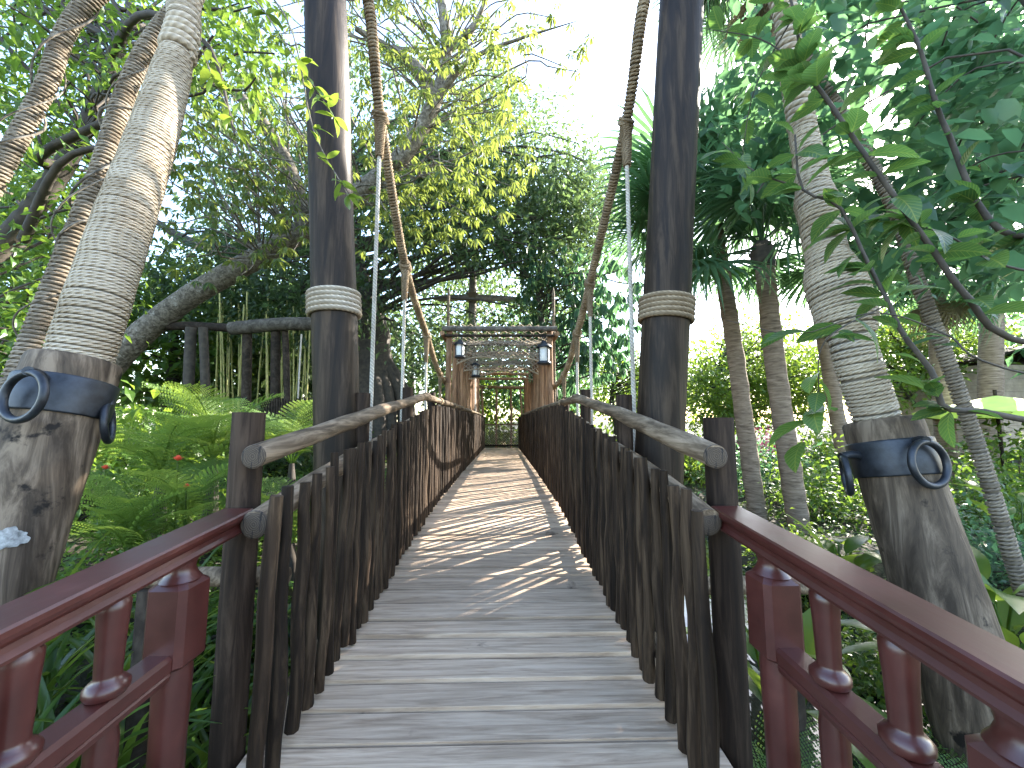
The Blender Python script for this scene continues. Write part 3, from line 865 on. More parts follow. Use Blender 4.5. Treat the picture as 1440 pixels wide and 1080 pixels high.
def net_lines(surf, nu, nv, r, k=3):
    """diagonal net over a parametric patch surf(u, v); nu, nv cells"""
    parts = []
    for s in (1, -1):
        for c in np.arange(-nv, nu + 0.001, 1.0):
            m = np.linspace(0, nv, nv * 2 + 1)
            u = (c + m) if s > 0 else (c + nv - m)
            ok = (u >= -1e-6) & (u <= nu + 1e-6)
            if ok.sum() < 2: continue
            parts.append(tube(surf(u[ok] / nu, m[ok] / nv), r, k, False))
    return parts


def build_canopy():
    e = empty('canopy_frame', (0, 8, 0.2), 'brown timber canopy frames with sagging rope net over the bridge', 'canopy')
    for k, y in enumerate(np.arange(8.0, 18.0, 0.8)):
        for sx in (-1, 1):
            x = sx * (1.07 + rng.uniform(-0.01, 0.01))
            zt = BZ + (0.06 if k % 2 == 0 else -0.12)
            build('frame_post', tube(resample([(x, y, -1.3), (x, y, 1.0), (x + rng.uniform(-.015, .015), y + rng.uniform(-.02, .02), zt)], 5), 0.062 if k % 2 == 0 else 0.05, 10), M['frame'], e)
    for k, y in enumerate(FY):
        build('crossbeam', tube(resample([(-1.2, y - 0.09, BZ - 0.02), (0, y - 0.09, BZ + 0.02 * (k % 3 - 1)), (1.2, y - 0.09, BZ - 0.01)], 6), 0.06 if k else 0.055, 10), M['greywood' if k < 2 else 'frame'], e)
    build('crossbeam', tube([(-1.15, 7.91, BZ - 0.17), (1.15, 7.91, BZ - 0.16)], 0.03, 8), M['darkwood'], e)
    for sx in (-1, 1):
        build('side_beam', tube(resample([(sx * 1.19, 7.8, BZ - 0.14), (sx * 1.19, 12.8, BZ - 0.15), (sx * 1.19, 17.8, BZ - 0.14)], 8), 0.05, 8), M['frame'], e)
        a = P(631 if sx < 0 else 778, 404, X=sx * 1.24)
        build('stake', tube([(sx * 1.24, a[1], 0.3), (sx * 1.24, a[1], a[2] - 0.15), (sx * 1.24, a[1], a[2])], [0.035, 0.034, 0.006], 8), M['rail'], e)

    def top(u, v):
        x = (u - 0.5) * 2.3; y = 8.0 + v * 6.2
        span = np.abs(np.sin((y - 8.0) / 1.6 * PI))
        z = BZ + 0.05 - 0.22 * span * (1 - (x / 1.2) ** 2 * 0.3) - 0.5 * smooth(0.95, 1.2, np.abs(x)) * (0.5 + 0.5 * np.sin(y * 2.1)) + 0.03 * np.sin(x * 5 + y * 3)
        return np.stack([x, y - 0.09, z], -1)
    build('rope_net', net_lines(top, 13, 34, 0.010), M['rope'], e)

    def swag(y0):
        def f(u, v):
            x = (u - 0.5) * 2.3
            return np.stack([x, y0 + 0.02 * np.sin(u * 20), BZ - 0.03 - v * (0.30 + 0.2 * np.abs(x) ** 1.6 + 0.05 * np.sin(u * 9 + y0))], -1)
        return f
    for y0 in (9.42, 11.02, 12.62):
        build('net_swag', net_lines(swag(y0), 16, 4, 0.012), M['rope'], e)
        xs = np.linspace(0, 1, 24)
        build('edge_rope', tube(swag(y0)(xs, np.ones(24)), 0.02, 6), M['rope'], e)


build_canopy()


def build_lantern(c, s, label):
    c = np.array(c)
    e = empty('lantern', c, label, 'lantern', 'hanging lanterns of the canopy')
    build('base', lathe(c, [(0, 0), (0.10 * s, 0), (0.11 * s, 0.02 * s), (0.10 * s, 0.045 * s), (0.085 * s, 0.05 * s), (0, 0.051 * s)], 12), M['iron'], e)
    build('glass', lathe(c, [(0.075 * s, 0.052 * s), (0.082 * s, 0.10 * s), (0.082 * s, 0.22 * s), (0.07 * s, 0.268 * s)], 16), M['glass'], e)
    for a in np.arange(0, 2 * PI, PI / 2) + 0.5:
        x, y = 0.092 * s * math.cos(a), 0.092 * s * math.sin(a)
        build('bar', tube([c + (x, y, 0.048 * s), c + (x, y, 0.272 * s)], 0.008 * s, 6), M['iron'], e)
    build('cap', lathe(c, [(0.125 * s, 0.262 * s), (0.125 * s, 0.275 * s), (0.09 * s, 0.31 * s), (0.05 * s, 0.335 * s), (0.045 * s, 0.36 * s), (0.0, 0.37 * s)], 12), M['iron'], e)
    build('hook', torus(c + (0, 0, 0.40 * s), (0, 1, 0), 0.035 * s, 0.007 * s, 14, 5), M['iron'], e)


build_lantern((-0.82, 7.86, BZ - 0.17 - 0.03 - 0.43 * 1.05), 1.05, 'smaller lantern hanging under the first canopy beam, fern side')
build_lantern((0.92, 7.86, BZ - 0.17 - 0.03 - 0.43 * 1.35), 1.35, 'larger pale lantern hanging under the first canopy beam, palm side')
build_lantern((-0.72, 11.11, BZ - 0.12 - 0.43 * 1.3), 1.3, 'pale glass lantern hanging deeper inside the canopy')


def build_end_fence():
    y = 19.1
    e = empty('net_fence', (0, y, 0.05), 'rope net fence closing the far end of the bridge', 'fence')
    for x in (-0.95, -0.28, 0.45, 0.98):
        build('fence_post', tube(resample([(x, y, -0.3), (x + 0.02, y, 1.5), (x + rng.uniform(-.1, .1), y, 3.1)], 6), 0.055, 10), M['frame'], e)
    build('top_beam', tube([(-1.3, y, 3.05), (1.3, y, 3.0)], 0.08, 10), M['frame'], e)
    build('fence_rail', tube([(-1.0, y - 0.07, 1.18), (1.0, y - 0.07, 1.2)], 0.035, 8), M['frame'], e)
    build('fence_rail', tube([(-1.0, y - 0.07, 0.18), (1.0, y - 0.07, 0.17)], 0.04, 8), M['darkwood'], e)
    build('rope_net', net_lines(lambda u, v: np.stack([(u - 0.5) * 1.9, np.full(len(u), y - 0.11), 0.2 + v * 0.97], -1), 16, 8, 0.014), M['rope'], e)


build_end_fence()


# ------------------------------------------------------------------ trees
def sample_regions(regions, n):
    """clump centres: each region is an ellipse seen from the bridge (px, py, rx, ry) with a depth range and a weight"""
    w = np.array([r[6] for r in regions], float); w /= w.sum()
    k = rng.choice(len(regions), n, p=w)
    r = np.array([x[:6] for x in regions], float)[k]
    d = rand_dirs(n)[:, :2] * 0 + rng.uniform(-1, 1, (n, 2))
    bad = (d ** 2).sum(1) > 1
    while bad.any():
        d[bad] = rng.uniform(-1, 1, (bad.sum(), 2)); bad = (d ** 2).sum(1) > 1
    return P(r[:, 0] + d[:, 0] * r[:, 2], r[:, 1] + d[:, 1] * r[:, 3], Y=rng.uniform(r[:, 4], r[:, 5]))


def fine_leaves(c, per, cr, L, W, droop, flat=0.7):
    n = len(c) * per
    q = np.repeat(c, per, 0)
    o = rng.standard_normal((n, 3)) * np.array([1, 1, flat]) * cr * 0.55
    d = unit(unit(o) * 0.8 + rand_dirs(n) * 0.6 + np.array([0, 0, -droop]))
    up = unit(rand_dirs(n) * 0.7 + np.array([0, 0, 1.0]))
    s = rng.uniform(0.65, 1.2, n)
    vc = np.repeat(rng.random(len(c)), per)
    return leaves(q + o, d, up, L * s, W * s, 0.15, 0.12, False, np.clip(vc * 0.55 + rng.random(n) * 0.45, 0, 1))


def whorl_leaves(c, L, W, k=8, droop=0.75, detail=True):
    """palmate rosettes of drooping leaflets, each on its own short stalk"""
    n = len(c) * k
    q = np.repeat(c, k, 0)
    ax = np.repeat(unit(rand_dirs(len(c)) * 0.35 + np.array([0, 0, 1.0])), k, 0)
    e1 = unit(np.cross(ax, np.array([0.3, 1, 0.1]))); e2 = np.cross(ax, e1)
    a = np.tile(np.arange(k) / k * 2 * PI, len(c)) + np.repeat(rng.uniform(0, 6, len(c)), k) + rng.uniform(-0.25, 0.25, n)
    d = unit(np.cos(a)[:, None] * e1 + np.sin(a)[:, None] * e2 - ax * (droop * rng.uniform(0.4, 1.4, n))[:, None])
    s = np.repeat(rng.uniform(0.7, 1.25, len(c)), k) * rng.uniform(0.85, 1.1, n)
    var = np.clip(np.repeat(rng.random(len(c)), k) * 0.75 + rng.random(n) * 0.25, 0, 1)
    return leaves(q + d * 0.02, d, ax, L * s, W * s, 0.25, 0.15, detail, var)


def limb_parts(trunk, trad, c, nl, r0, sag=0.15, lo=0.45):
    """limbs from the upper trunk to the clump centres, bending on the way"""
    parts = []
    if nl <= 0: return parts
    pick = rng.choice(len(c), min(nl, len(c)), replace=False)
    up = trunk[int(len(trunk) * lo):]; ur = trad[int(len(trunk) * lo):]
    for i in pick:
        e = c[i]
        dd = np.linalg.norm(up - e, axis=1) + 0.6 * np.maximum(up[:, 2] - e[2], 0) * 2
        j = int(np.argmin(dd + rng.uniform(0, 0.8, len(up))))
        s = up[j]; ln = np.linalg.norm(e - s)
        m = (s + e) / 2 + rng.standard_normal(3) * ln * 0.09 + np.array([0, 0, ln * sag])
        m2 = s * 0.25 + e * 0.75 + rng.standard_normal(3) * ln * 0.06 + np.array([0, 0, ln * sag * 0.6])
        r = min(r0 * (0.5 + 0.12 * ln), ur[j] * 0.75)
        parts.append(tube(resample([s, m, m2, e], 9), np.linspace(r, 0.006 + r * 0.12, 9), 6, False))
    return parts


def make_tree(name, label, trunk, rad, regions=None, clumps=None, n=100, nl=30, r0=0.06, leaf=None, mat='lf_dark', bark='bark', group=None, cat='tree', lo=0.45, wob=0.04, extra=None, clear=None):
    trunk = np.array(trunk); ax = resample(trunk, 28)
    rr = np.interp(np.linspace(0, 1, 28), np.linspace(0, 1, len(rad)), rad)
    base = trunk[0]
    e = empty(name, base, label, cat, group)
    c = clumps if clumps is not None else sample_regions(regions, n)
    if clear is not None: c = c[~clear(c)]
    parts = [tube(ax, rr, 14, True, wob)] + limb_parts(ax, rr, c, nl, r0, 0.12, lo)
    if extra:
        for pts, r in extra:
            q = resample(np.array(pts), 14)
            parts.append(tube(q, np.interp(np.linspace(0, 1, 14), np.linspace(0, 1, len(r)), r), 9, True, wob))
    build('trunk', parts, M[bark], e)
    cr = build('crown', leaf(c), M[mat], e, False)
    cr['kind'] = 'stuff'
    return e, c


def g(x, y): return float(ground_z(x, y))


def in_front_of_mast(c):
    # keeps the air before the signal mast and its crossbeam open
    return (np.abs(c[:, 0] + 0.095 * c[:, 1] - 0.05) < 0.14 * c[:, 1]) & (c[:, 1] < 14.9) & (np.abs((c[:, 2] - 1.36) / c[:, 1] - 0.345) < 0.085)


# leaning tree with yellow-green palmate leaves
lt = [P(120, 560, Y=9.2), P(235, 440, Y=9.0), P(430, 322, Y=8.6), P(560, 226, Y=8.2), P(612, 140, Y=8.0), P(630, 70, Y=7.9)]
b0 = lt[0].copy(); lt = [np.array([b0[0] - 1.0, 9.4, g(b0[0] - 1.0, 9.4) - 0.2])] + lt
ex = [([lt[-2], P(585, 95, Y=7.8), P(545, 68, Y=7.6), P(500, 40, Y=7.4)], [0.2, 0.13, 0.1, 0.05]),
      ([lt[-1], P(622, 10, Y=7.8), P(610, -60, Y=7.8)], [0.15, 0.10, 0.05]),
      ([lt[-2], P(660, 85, Y=7.6), P(730, 55, Y=7.3), P(810, 30, Y=7.0)], [0.10, 0.055, 0.032, 0.008]),
      ([lt[-1], P(665, 40, Y=7.7), P(690, -20, Y=7.6)], [0.10, 0.07, 0.03]),
      ([P(430, 322, Y=8.6), P(400, 220, Y=8.2), P(330, 130, Y=7.8), P(270, 120, Y=7.5)], [0.22, 0.14, 0.10, 0.05])]
make_tree('palmate_tree', 'leaning tree with speckled limb and drooping yellow green palmate leaves', lt, [0.3, 0.27, 0.25, 0.23, 0.20, 0.16, 0.10],
          [(470, 130, 250, 200, 5.6, 9.5, 3), (630, 230, 120, 120, 6.5, 9.5, 1.1), (310, 240, 150, 160, 6, 9, 2.2), (690, 180, 65, 110, 7, 9, 0.5), (560, 290, 120, 70, 7, 9, 0.7), (760, 50, 80, 70, 6.6, 7.6, 0.16), (620, 20, 160, 80, 6.5, 9, 0.9)],
          n=1250, nl=150, r0=0.026, leaf=lambda c: whorl_leaves(c, 0.18, 0.052, 8), mat='lf_yellow', bark='bark', extra=ex)

# big dark fig tree with its fused trunk and hanging roots behind the bridge
fig = [P(520, 600, Y=13.0), P(518, 520, Y=13.0), P(505, 430, Y=13.0), P(480, 350, Y=13.2), P(470, 250, Y=13.4)]
fig[0][2] = g(fig[0][0], 13.0) - 0.2
ex = []
for k in range(11):
    a = rng.uniform(0, 6.28); rr_ = rng.uniform(0.5, 1.1)
    bx, by = fig[0][0] + math.cos(a) * rr_ * 1.2, 13.0 + math.sin(a) * rr_
    ex.append(([(bx, by, g(bx, by) - 0.1), (bx + rng.uniform(-.1, .1), by, 2.0), (fig[2][0] + math.cos(a) * 0.5, 13 + math.sin(a) * 0.4, 4.2), (fig[3][0] + math.cos(a) * 0.9, 13 + math.sin(a), 6.5)], [0.3, 0.2, 0.24, 0.12]))
for px0, px1, py, yy in ((640, 700, 300, 16.0), (400, 330, 400, 12.7), (700, 820, 290, 16.5), (300, 200, 330, 12.7)):
    ex.append(([fig[3], P(px0, py + 20, Y=yy), P(px1, py - 30, Y=yy)], [0.3, 0.2, 0.07]))
make_tree('fig_tree', 'massive dark fig tree with fused trunk and hanging roots behind the bridge', fig, [1.0, 0.85, 0.75, 0.6, 0.3],
          [(560, 330, 300, 160, 11, 15.5, 3), (700, 300, 140, 190, 12, 16, 2.4), (360, 400, 160, 70, 10.5, 14, 1.1), (800, 290, 80, 70, 13, 16, 0.8), (520, 180, 230, 120, 12, 16, 1.2)],
          n=1150, nl=110, r0=0.05, leaf=lambda c: fine_leaves(c, 50, 0.72, 0.25, 0.10, 0.35), mat='lf_dark', bark='barkdark', extra=ex, clear=in_front_of_mast)

# broad blue-green tree beside the canopy frames
bt = [np.array([1.9, 13.2, g(1.9, 13.2) - 0.2]), np.array([1.8, 13.2, 2.0]), np.array([1.5, 13.0, 4.0]), np.array([1.2, 12.8, 6.0])]
make_tree('mango_tree', 'dense blue green tree with long hanging leaves beside the canopy', bt, [0.22, 0.18, 0.14, 0.06],
          [(775, 410, 80, 75, 11.5, 14.5, 3), (850, 420, 55, 90, 10.5, 13, 1.6), (720, 380, 40, 50, 12.5, 14.5, 0.8), (800, 500, 60, 50, 12, 14, 1.2), (860, 480, 35, 50, 11, 13, .6)],
          n=520, nl=60, r0=0.04, leaf=lambda c: whorl_leaves(c, 0.36, 0.095, 9, 1.6), mat='lf_teal', bark='barkdark', lo=0.3, clear=in_front_of_mast)

# glossy-leaved tree overhanging the near garden
dt = [np.array([-6.4, 4.0, g(-6.4, 4.0) - 0.2]), np.array([-6.1, 4.1, 2.0]), np.array([-4.9, 4.2, 4.2]), np.array([-4.3, 4.2, 6.2])]
ex = [([np.array([-4.9, 4.2, 4.2]), P(60, 215, Y=3.9), P(230, 130, Y=3.6), P(300, 50, Y=3.4)], [0.07, 0.045, 0.028, 0.01]),
      ([np.array([-5.1, 4.1, 3.3]), P(90, 225, Y=3.6), P(190, 210, Y=3.5), P(245, 240, Y=3.4)], [0.05, 0.032, 0.02, 0.008]),
      ([np.array([-4.5, 4.2, 5.6]), P(200, 20, Y=3.4), P(290, 60, Y=3.2), P(330, 190, Y=3.1)], [0.05, 0.03, 0.02, 0.008])]
make_tree('glossy_tree', 'overhanging tree with glossy mid green leaves around the rope guys', dt, [0.13, 0.11, 0.09, 0.04],
          [(60, 90, 150, 130, 3.3, 6.0, 3), (60, 330, 110, 140, 3.8, 6.5, 2.2), (220, 60, 130, 110, 3.6, 6, 1.5), (330, 60, 80, 80, 3.4, 5, 0.4), (30, 480, 70, 60, 3.6, 5.5, 0.8)],
          n=520, nl=110, r0=0.025, leaf=lambda c: fine_leaves(c, 15, 0.36, 0.135, 0.055, 0.3), mat='lf_mid', bark='barkdark', extra=ex, lo=0.3)

# airy trees in the sunlight beyond the pond
for nm, lab, bx, by, reg, nn, mt in (
        ('airy_tree', 'airy sunlit yellow green tree beyond the pond and between the palm trunks', 9.2, 16.0, [(1060, 520, 95, 75, 14, 18, 3), (1010, 560, 60, 50, 14, 17, 1), (1130, 540, 60, 60, 14, 17, 1)], 340, 'lf_bright'),
        ('airy_tree', 'low sunlit yellow green tree behind the pond side anchor post', 14.5, 13.0, [(1240, 500, 90, 70, 11, 15, 2), (1330, 470, 80, 60, 11, 15, 1.5)], 200, 'lf_bright'),
        ('airy_tree', 'small sunlit tree just past the dark mast', 5.6, 19.0, [(880, 540, 60, 45, 17, 21, 2), (940, 530, 40, 50, 17, 21, 1)], 120, 'lf_bright')):
    c0 = np.array([bx, by, g(bx, by)])
    make_tree(nm, lab, [c0 + (0, 0, -0.2), c0 + (0.1, 0, 1.2), c0 + (-0.1, 0.1, 2.4), c0 + (0.1, 0, 4.0)], [0.2, 0.16, 0.12, 0.05], reg, n=nn, nl=60, r0=0.05,
              leaf=lambda c: fine_leaves(c, 44, 0.62, 0.21, 0.10, 0.1), mat=mt, lo=0.3, bark='barkdark', group='sunlit trees beyond the pond')


# far trees that close the garden
def far_tree(label, x, y, h, w, mat):
    b = np.array([x, y, g(x, y)])
    n = 120
    d = rand_dirs(n) * rng.uniform(0.35, 1, (n, 1)) ** 0.5
    c = b + np.array([0, 0, h * 0.58]) + d * np.array([w, w, h * 0.42])
    make_tree('garden_tree', label, [b - (0, 0, .2), b + (0.1, 0, h * .3), b + (0, 0, h * .8)], [0.3, 0.24, 0.08], clumps=c, nl=24, r0=0.05, leaf=lambda q: fine_leaves(q, 26, w * 0.42, 0.42, 0.2, 0.2), mat=mat, lo=0.3, bark='barkdark', group='trees closing the garden')


for lab, x, y, h, w, mt in (
        ('tall dark tree behind the fig tree on the fern side', -13, 20, 10, 3.6, 'lf_dark'), ('dark tree beyond the log platform', -19, 15, 9, 3.4, 'lf_dark'),
        ('green tree beyond the fern garden', -13, 9.5, 7.5, 2.6, 'lf_mid'), ('rounded green tree between platform and leaning tree', -11.2, 13.2, 5.4, 2.6, 'lf_mid'), ('dark rounded tree behind the bamboo stems', -7.0, 17.5, 6.5, 2.7, 'lf_dark'), ('low dark tree right behind the log platform', -9.0, 14.8, 5.0, 2.3, 'lf_dark'), ('tall green tree past the glossy tree', -17, 6, 9, 3.2, 'lf_mid'),
        ('bright green tree straight past the net fence', -1.6, 25, 5.2, 2.6, 'lf_bright'), ('green tree past the net fence on the palm side', 3.4, 27, 4.8, 2.6, 'lf_mid'),
        ('dark tree past the net fence on the fern side', -6, 25, 9.5, 3.4, 'lf_dark'), ('tall dark tree behind the signal mast', -1.9, 20.5, 10.5, 3.0, 'lf_dark'), ('dark green tree behind the blue green tree', 2.4, 21.5, 8.6, 2.6, 'lf_teal'), ('low green tree far behind the sunlit tree', 9, 27, 5.0, 3.0, 'lf_mid'),
        ('green tree behind the airy tree between palms', 15, 24, 6.5, 3.4, 'lf_mid'), ('dark tree behind the tan boarded shed', 24, 20, 9, 3.6, 'lf_dark'),
        ('tall dark tree far behind the pond side stay', 17, 8.5, 8.5, 3.0, 'lf_teal'), ('green tree at the edge beyond the lime umbrella', 24, 10, 8, 3.2, 'lf_mid')):
    far_tree(lab, x, y, h, w, mt)


# ------------------------------------------------------------------ fan palms
def fan_frond(pet, L, n=30, spread=2.35, droop=0.28):
    parts = [tube(resample([(0, 0, 0), (pet * 0.5, 0, 0.04), (pet, 0, 0.0)], 5), [0.016, 0.012, 0.010, 0.009, 0.008], 5, False, v0=0.8)]
    a = np.linspace(-spread, spread, n)
    l = L * (0.78 + 0.22 * np.cos(a * 0.7)) * rng.uniform(0.92, 1.06, n)
    d = np.stack([np.cos(a), np.sin(a), np.zeros(n)], -1); s = np.stack([-np.sin(a), np.cos(a), np.zeros(n)], -1)
    h = np.array([pet, 0, 0.0])
    w = 0.026 * L / 0.9
    st = []
    for f, ww, dz in ((0.04, 0.25, 0), (0.45, 1.0, -droop * 0.18), (0.75, 0.6, -droop * 0.55), (1.0, 0.0, -droop * (1.25 + 0.5 * rng.random(n)))):
        dz = np.broadcast_to(dz, (n,))
        c = h + d * (l * f)[:, None] + np.array([0, 0, 1.0]) * (dz * L)[:, None]
        st.append((c - s * w * ww + np.array([0, 0, 0.012 * ww]), c, c + s * w * ww + np.array([0, 0, 0.012 * ww])))
    V = np.concatenate([x for t in st for x in t])
    q = np.arange(n)[:, None]
    Fs = []
    for i in range(3):
        for j in (0, 1):
            Fs.append(np.concatenate([q + (i * 3 + j) * n, q + (i * 3 + j + 1) * n, q + (i * 3 + 3 + j + 1) * n, q + (i * 3 + 3 + j) * n], 1))
    parts.append((V, [np.concatenate(Fs)], {'var': np.tile(rng.random(n), 12)}))
    return parts


FANS = [make_mesh('frond', fan_frond(0.75, 0.85, 30, 2.3, dr), M['lf_palm'], False) for dr in (0.2, 0.35, 0.5, 0.3)]
DEAD = [make_mesh('dead_frond', fan_frond(0.5, 0.7, 20, 1.3, dr), M['lf_dead'], False) for dr in (0.3, 0.6)]


def make_palm(label, pts, r0, r1, nf, scale, skirt, el=(-0.9, 1.25)):
    ax = resample(np.array(pts), 60)
    e = empty('fan_palm', ax[0], label, 'palm', 'fan palms on the pond bank')
    rr = np.linspace(r0, r1, 60) * (1 + 0.05 * (np.arange(60) % 3 == 0)); rr[0:4] *= 1.15
    build('trunk', tube(ax, rr, 16, True, 0.03), M['palmbark'], e)
    top = ax[-1]
    build('crown_boot', tube(resample([ax[-5], ax[-2], top + (0, 0, 0.10)], 12), np.interp(np.linspace(0, 1, 12), [0, .3, .7, 1], [r1 * 1.05, r1 * 1.4, r1 * 1.2, r1 * .3]), 12, True, 0.1), M['barkdark'], e)
    for k in range(nf):
        el_ = rng.uniform(*el)
        inst('frond', random.choice(FANS), e, top + np.array([0, 0, rng.uniform(-0.15, 0.22)]), (rng.uniform(-0.4, 0.4), -el_, k * 2.39996 + rng.uniform(-0.2, 0.2)), scale * rng.uniform(0.85, 1.12))
    for k in range(skirt):
        inst('dead_frond', random.choice(DEAD), e, top + np.array([0, 0, rng.uniform(-0.2, 0.05)]), (rng.uniform(-0.5, 0.5), rng.uniform(1.1, 1.5), k * 2.39996), scale * rng.uniform(0.8, 1.1))


def palm_pts(px, Y):
    p = [P(a, b, Y=Y) for a, b in px]
    lo = p[0] + (p[0] - p[1]) * 0.35
    lo[2] = g(lo[0], lo[1]) - 0.15
    return [lo] + p


make_palm('fan palm with a slim leaning trunk next to the dark mast', palm_pts([(1060, 690), (1030, 470), (1000, 290)], 6.5), 0.145, 0.12, 30, 1.45, 0, (-0.4, 1.35))
make_palm('fan palm with grey ringed trunk and brown crown nearer the pond side stay', palm_pts([(1122, 730), (1090, 510), (1072, 345)], 5.6), 0.145, 0.125, 26, 1.25, 0, (-0.45, 1.3))
make_palm('taller fan palm whose fronds hang above the other palms', palm_pts([(1190, 660), (1130, 300), (1075, -40)], 7.2), 0.13, 0.11, 28, 1.5, 6, (-0.7, 1.3))
make_palm('short fan palm behind the broad leaved tree', palm_pts([(1330, 620), (1320, 480), (1315, 400)], 7.5), 0.16, 0.14, 30, 0.95, 6)
make_palm('distant fan palm with grey trunk behind the anchor post', palm_pts([(1390, 640), (1395, 420), (1400, 180)], 8.0), 0.2, 0.17, 40, 1.2, 8)


# ------------------------------------------------------------------ broad-leaved tree close on the pond side: branches and single leaves
def leaf_template(L, W, n=6, droop=0.18, fold=0.10, wav=0.03):
    t = np.linspace(0, 1, n + 1)
    w = W / 2 * np.sin(np.clip(t, 0, 1) ** 0.85 * PI) ** 0.75
    w[0] = 0.004; w[-1] = 0.001
    zc = 0.04 * L * np.sin(t * PI) - droop * L * t ** 2
    V = []; uv = []
    for i in range(n + 1):
        for s in (-1, 0, 1):
            V.append((L * t[i] * (1 - 0.1 * droop * t[i]), s * w[i], zc[i] + (fold * w[i] * 2 + wav * L * 0.3 * math.sin(i * 2.1 + s) if s else 0)))
            uv.append((t[i], s * (w[i] / (W / 2))))
    i = np.arange(n)[:, None] * 3; Q = np.concatenate([np.stack([i + j, i + 3 + j, i + 4 + j, i + 1 + j], -1).reshape(-1, 4) for j in (0, 1)])
    return np.array(V), [Q], {'uv': np.array(uv), 'var': np.full(len(V), rng.random())}


BROAD = [make_mesh('leaf', [leaf_template(0.17 * s, 0.085 * s * w, 6, d)], M['lf_big']) for s, w, d in ((1, 1, 0.15), (1.15, 0.9, 0.3), (0.85, 1.1, 0.1), (1.25, 1.0, 0.22), (0.7, 1.0, 0.2))]


def dir_rot(d, roll):
    d = Vector(d).normalized()
    q = d.to_track_quat('X', 'Z')
    from mathutils import Quaternion
    return (q @ Quaternion((1, 0, 0), roll)).to_euler()


def build_broadleaf():
    base = np.array([4.3, 2.0, g(4.3, 2.0) - 0.2])
    tr = [base, np.array([4.25, 2.05, 1.2]), np.array([4.15, 2.2, 3.0]), np.array([4.0, 2.7, 5.4])]
    e = empty('broadleaf_tree', base, 'broad leaved tree with dark branches reaching across the pond side stay', 'tree')
    ax = resample(np.array(tr), 20)
    build('trunk', tube(ax, np.linspace(0.13, 0.05, 20), 12, True, 0.04), M['barkdark'], e)
    br = [([ax[8], P(1440, 482, Y=1.98), P(1360, 417, Y=1.95), P(1300, 335, Y=1.92), P(1227, 233, Y=1.95), P(1160, 135, Y=2.0), P(1131, 95, Y=2.05), P(1117, 20, Y=2.1), P(1095, -60, Y=2.15)], 0.024, 1.0),
          ([ax[6], P(1440, 590, Y=1.85), P(1378, 578, Y=1.82), P(1327, 572, Y=1.8), P(1313, 527, Y=1.82), P(1270, 470, Y=1.84), P(1250, 427, Y=1.86), P(1222, 373, Y=1.9), P(1180, 290, Y=1.95), P(1128, 265, Y=2.0), P(1118, 190, Y=2.1)], 0.022, 1.0),
          ([ax[12], P(1420, 330, Y=2.3), P(1330, 180, Y=2.4), P(1290, 60, Y=2.5), P(1240, -40, Y=2.6)], 0.03, 1.0),
          ([ax[10], P(1440, 380, Y=2.0), P(1330, 330, Y=2.0), P(1240, 300, Y=2.05)], 0.012, 1.0),
          ([ax[7], P(1420, 520, Y=1.7), P(1330, 470, Y=1.7), P(1230, 440, Y=1.75), P(1120, 470, Y=1.9), P(1020, 450, Y=2.1)], 0.007, 0.15),
          ([P(1128, 265, Y=2.0), P(1060, 240, Y=2.1), P(1015, 200, Y=2.2)], 0.008, 1.0), ([P(1160, 135, Y=2.0), P(1080, 60, Y=2.2), P(990, 40, Y=2.4)], 0.008, 0.7),
          ([P(1117, 20, Y=2.1), P(1060, 130, Y=2.3), P(1040, 250, Y=2.35)], 0.007, 1.0), ([P(1250, 427, Y=1.86), P(1160, 480, Y=1.9), P(1150, 560, Y=1.95), P(1130, 620, Y=2.0)], 0.006, 0.9)]
    spots = []
    for pts, r, dens in br:
        q = resample(np.array(pts), 30)
        build('branch', tube(q, np.linspace(r * 0.75, r * 0.25, 30), 8, True, 0.05), M['barkdark'], e)
        ln = np.linalg.norm(np.diff(q, axis=0), axis=1).sum()
        for k in range(int(ln * 17 * dens)):
            i = rng.integers(6, 30)
            spots.append((q[i], unit(q[min(i + 1, 29)] - q[i - 1])))
    random.shuffle(spots)
    for pt, t in spots[:215]:
        d = unit(t * 0.4 + rng.standard_normal(3) * np.array([0.9, 0.7, 0.35]) + np.array([-0.15, -0.1, -0.25]))
        inst('leaf', BROAD[rng.integers(5)], e, pt + d * 0.012, dir_rot(d, rng.uniform(-0.6, 0.6)), rng.uniform(0.75, 1.25))
    c = sample_regions([(1270, 130, 190, 170, 2.6, 4.6, 3), (1380, 260, 90, 150, 2.3, 4.0, 1.5), (1060, 150, 70, 130, 3.2, 4.6, 0.7), (1390, 60, 100, 100, 2.8, 5.0, 1.2), (1250, 320, 90, 70, 2.8, 4.2, 0.5), (1230, -80, 200, 120, 3, 5.5, 2), (1370, 120, 80, 80, 2.8, 6, 1.4), (1255, 340, 55, 60, 4.8, 7.2, 0.7)], 530)  # closing regions: extra clumps added in the sun's path to shade the near deck
    build('twig', limb_parts(ax, np.full(20, 0.05), c, 24, 0.012, 0.25, 0.3), M['barkdark'], e)['kind'] = 'stuff'
    n = len(c) * 8
    q = np.repeat(c, 8, 0) + rng.standard_normal((n, 3)) * 0.13
    d = unit(rng.standard_normal((n, 3)) * np.array([1, 1, 0.4]) + np.array([0, 0, -0.45])); s = rng.uniform(0.7, 1.3, n)
    cr = build('crown', leaves(q, d, unit(rand_dirs(n) * 0.5 + np.array([0, 0, 1.0])), 0.19 * s, 0.095 * s, 0.2, 0.15, True), M['lf_teal'], e)
    cr['kind'] = 'stuff'


build_broadleaf()

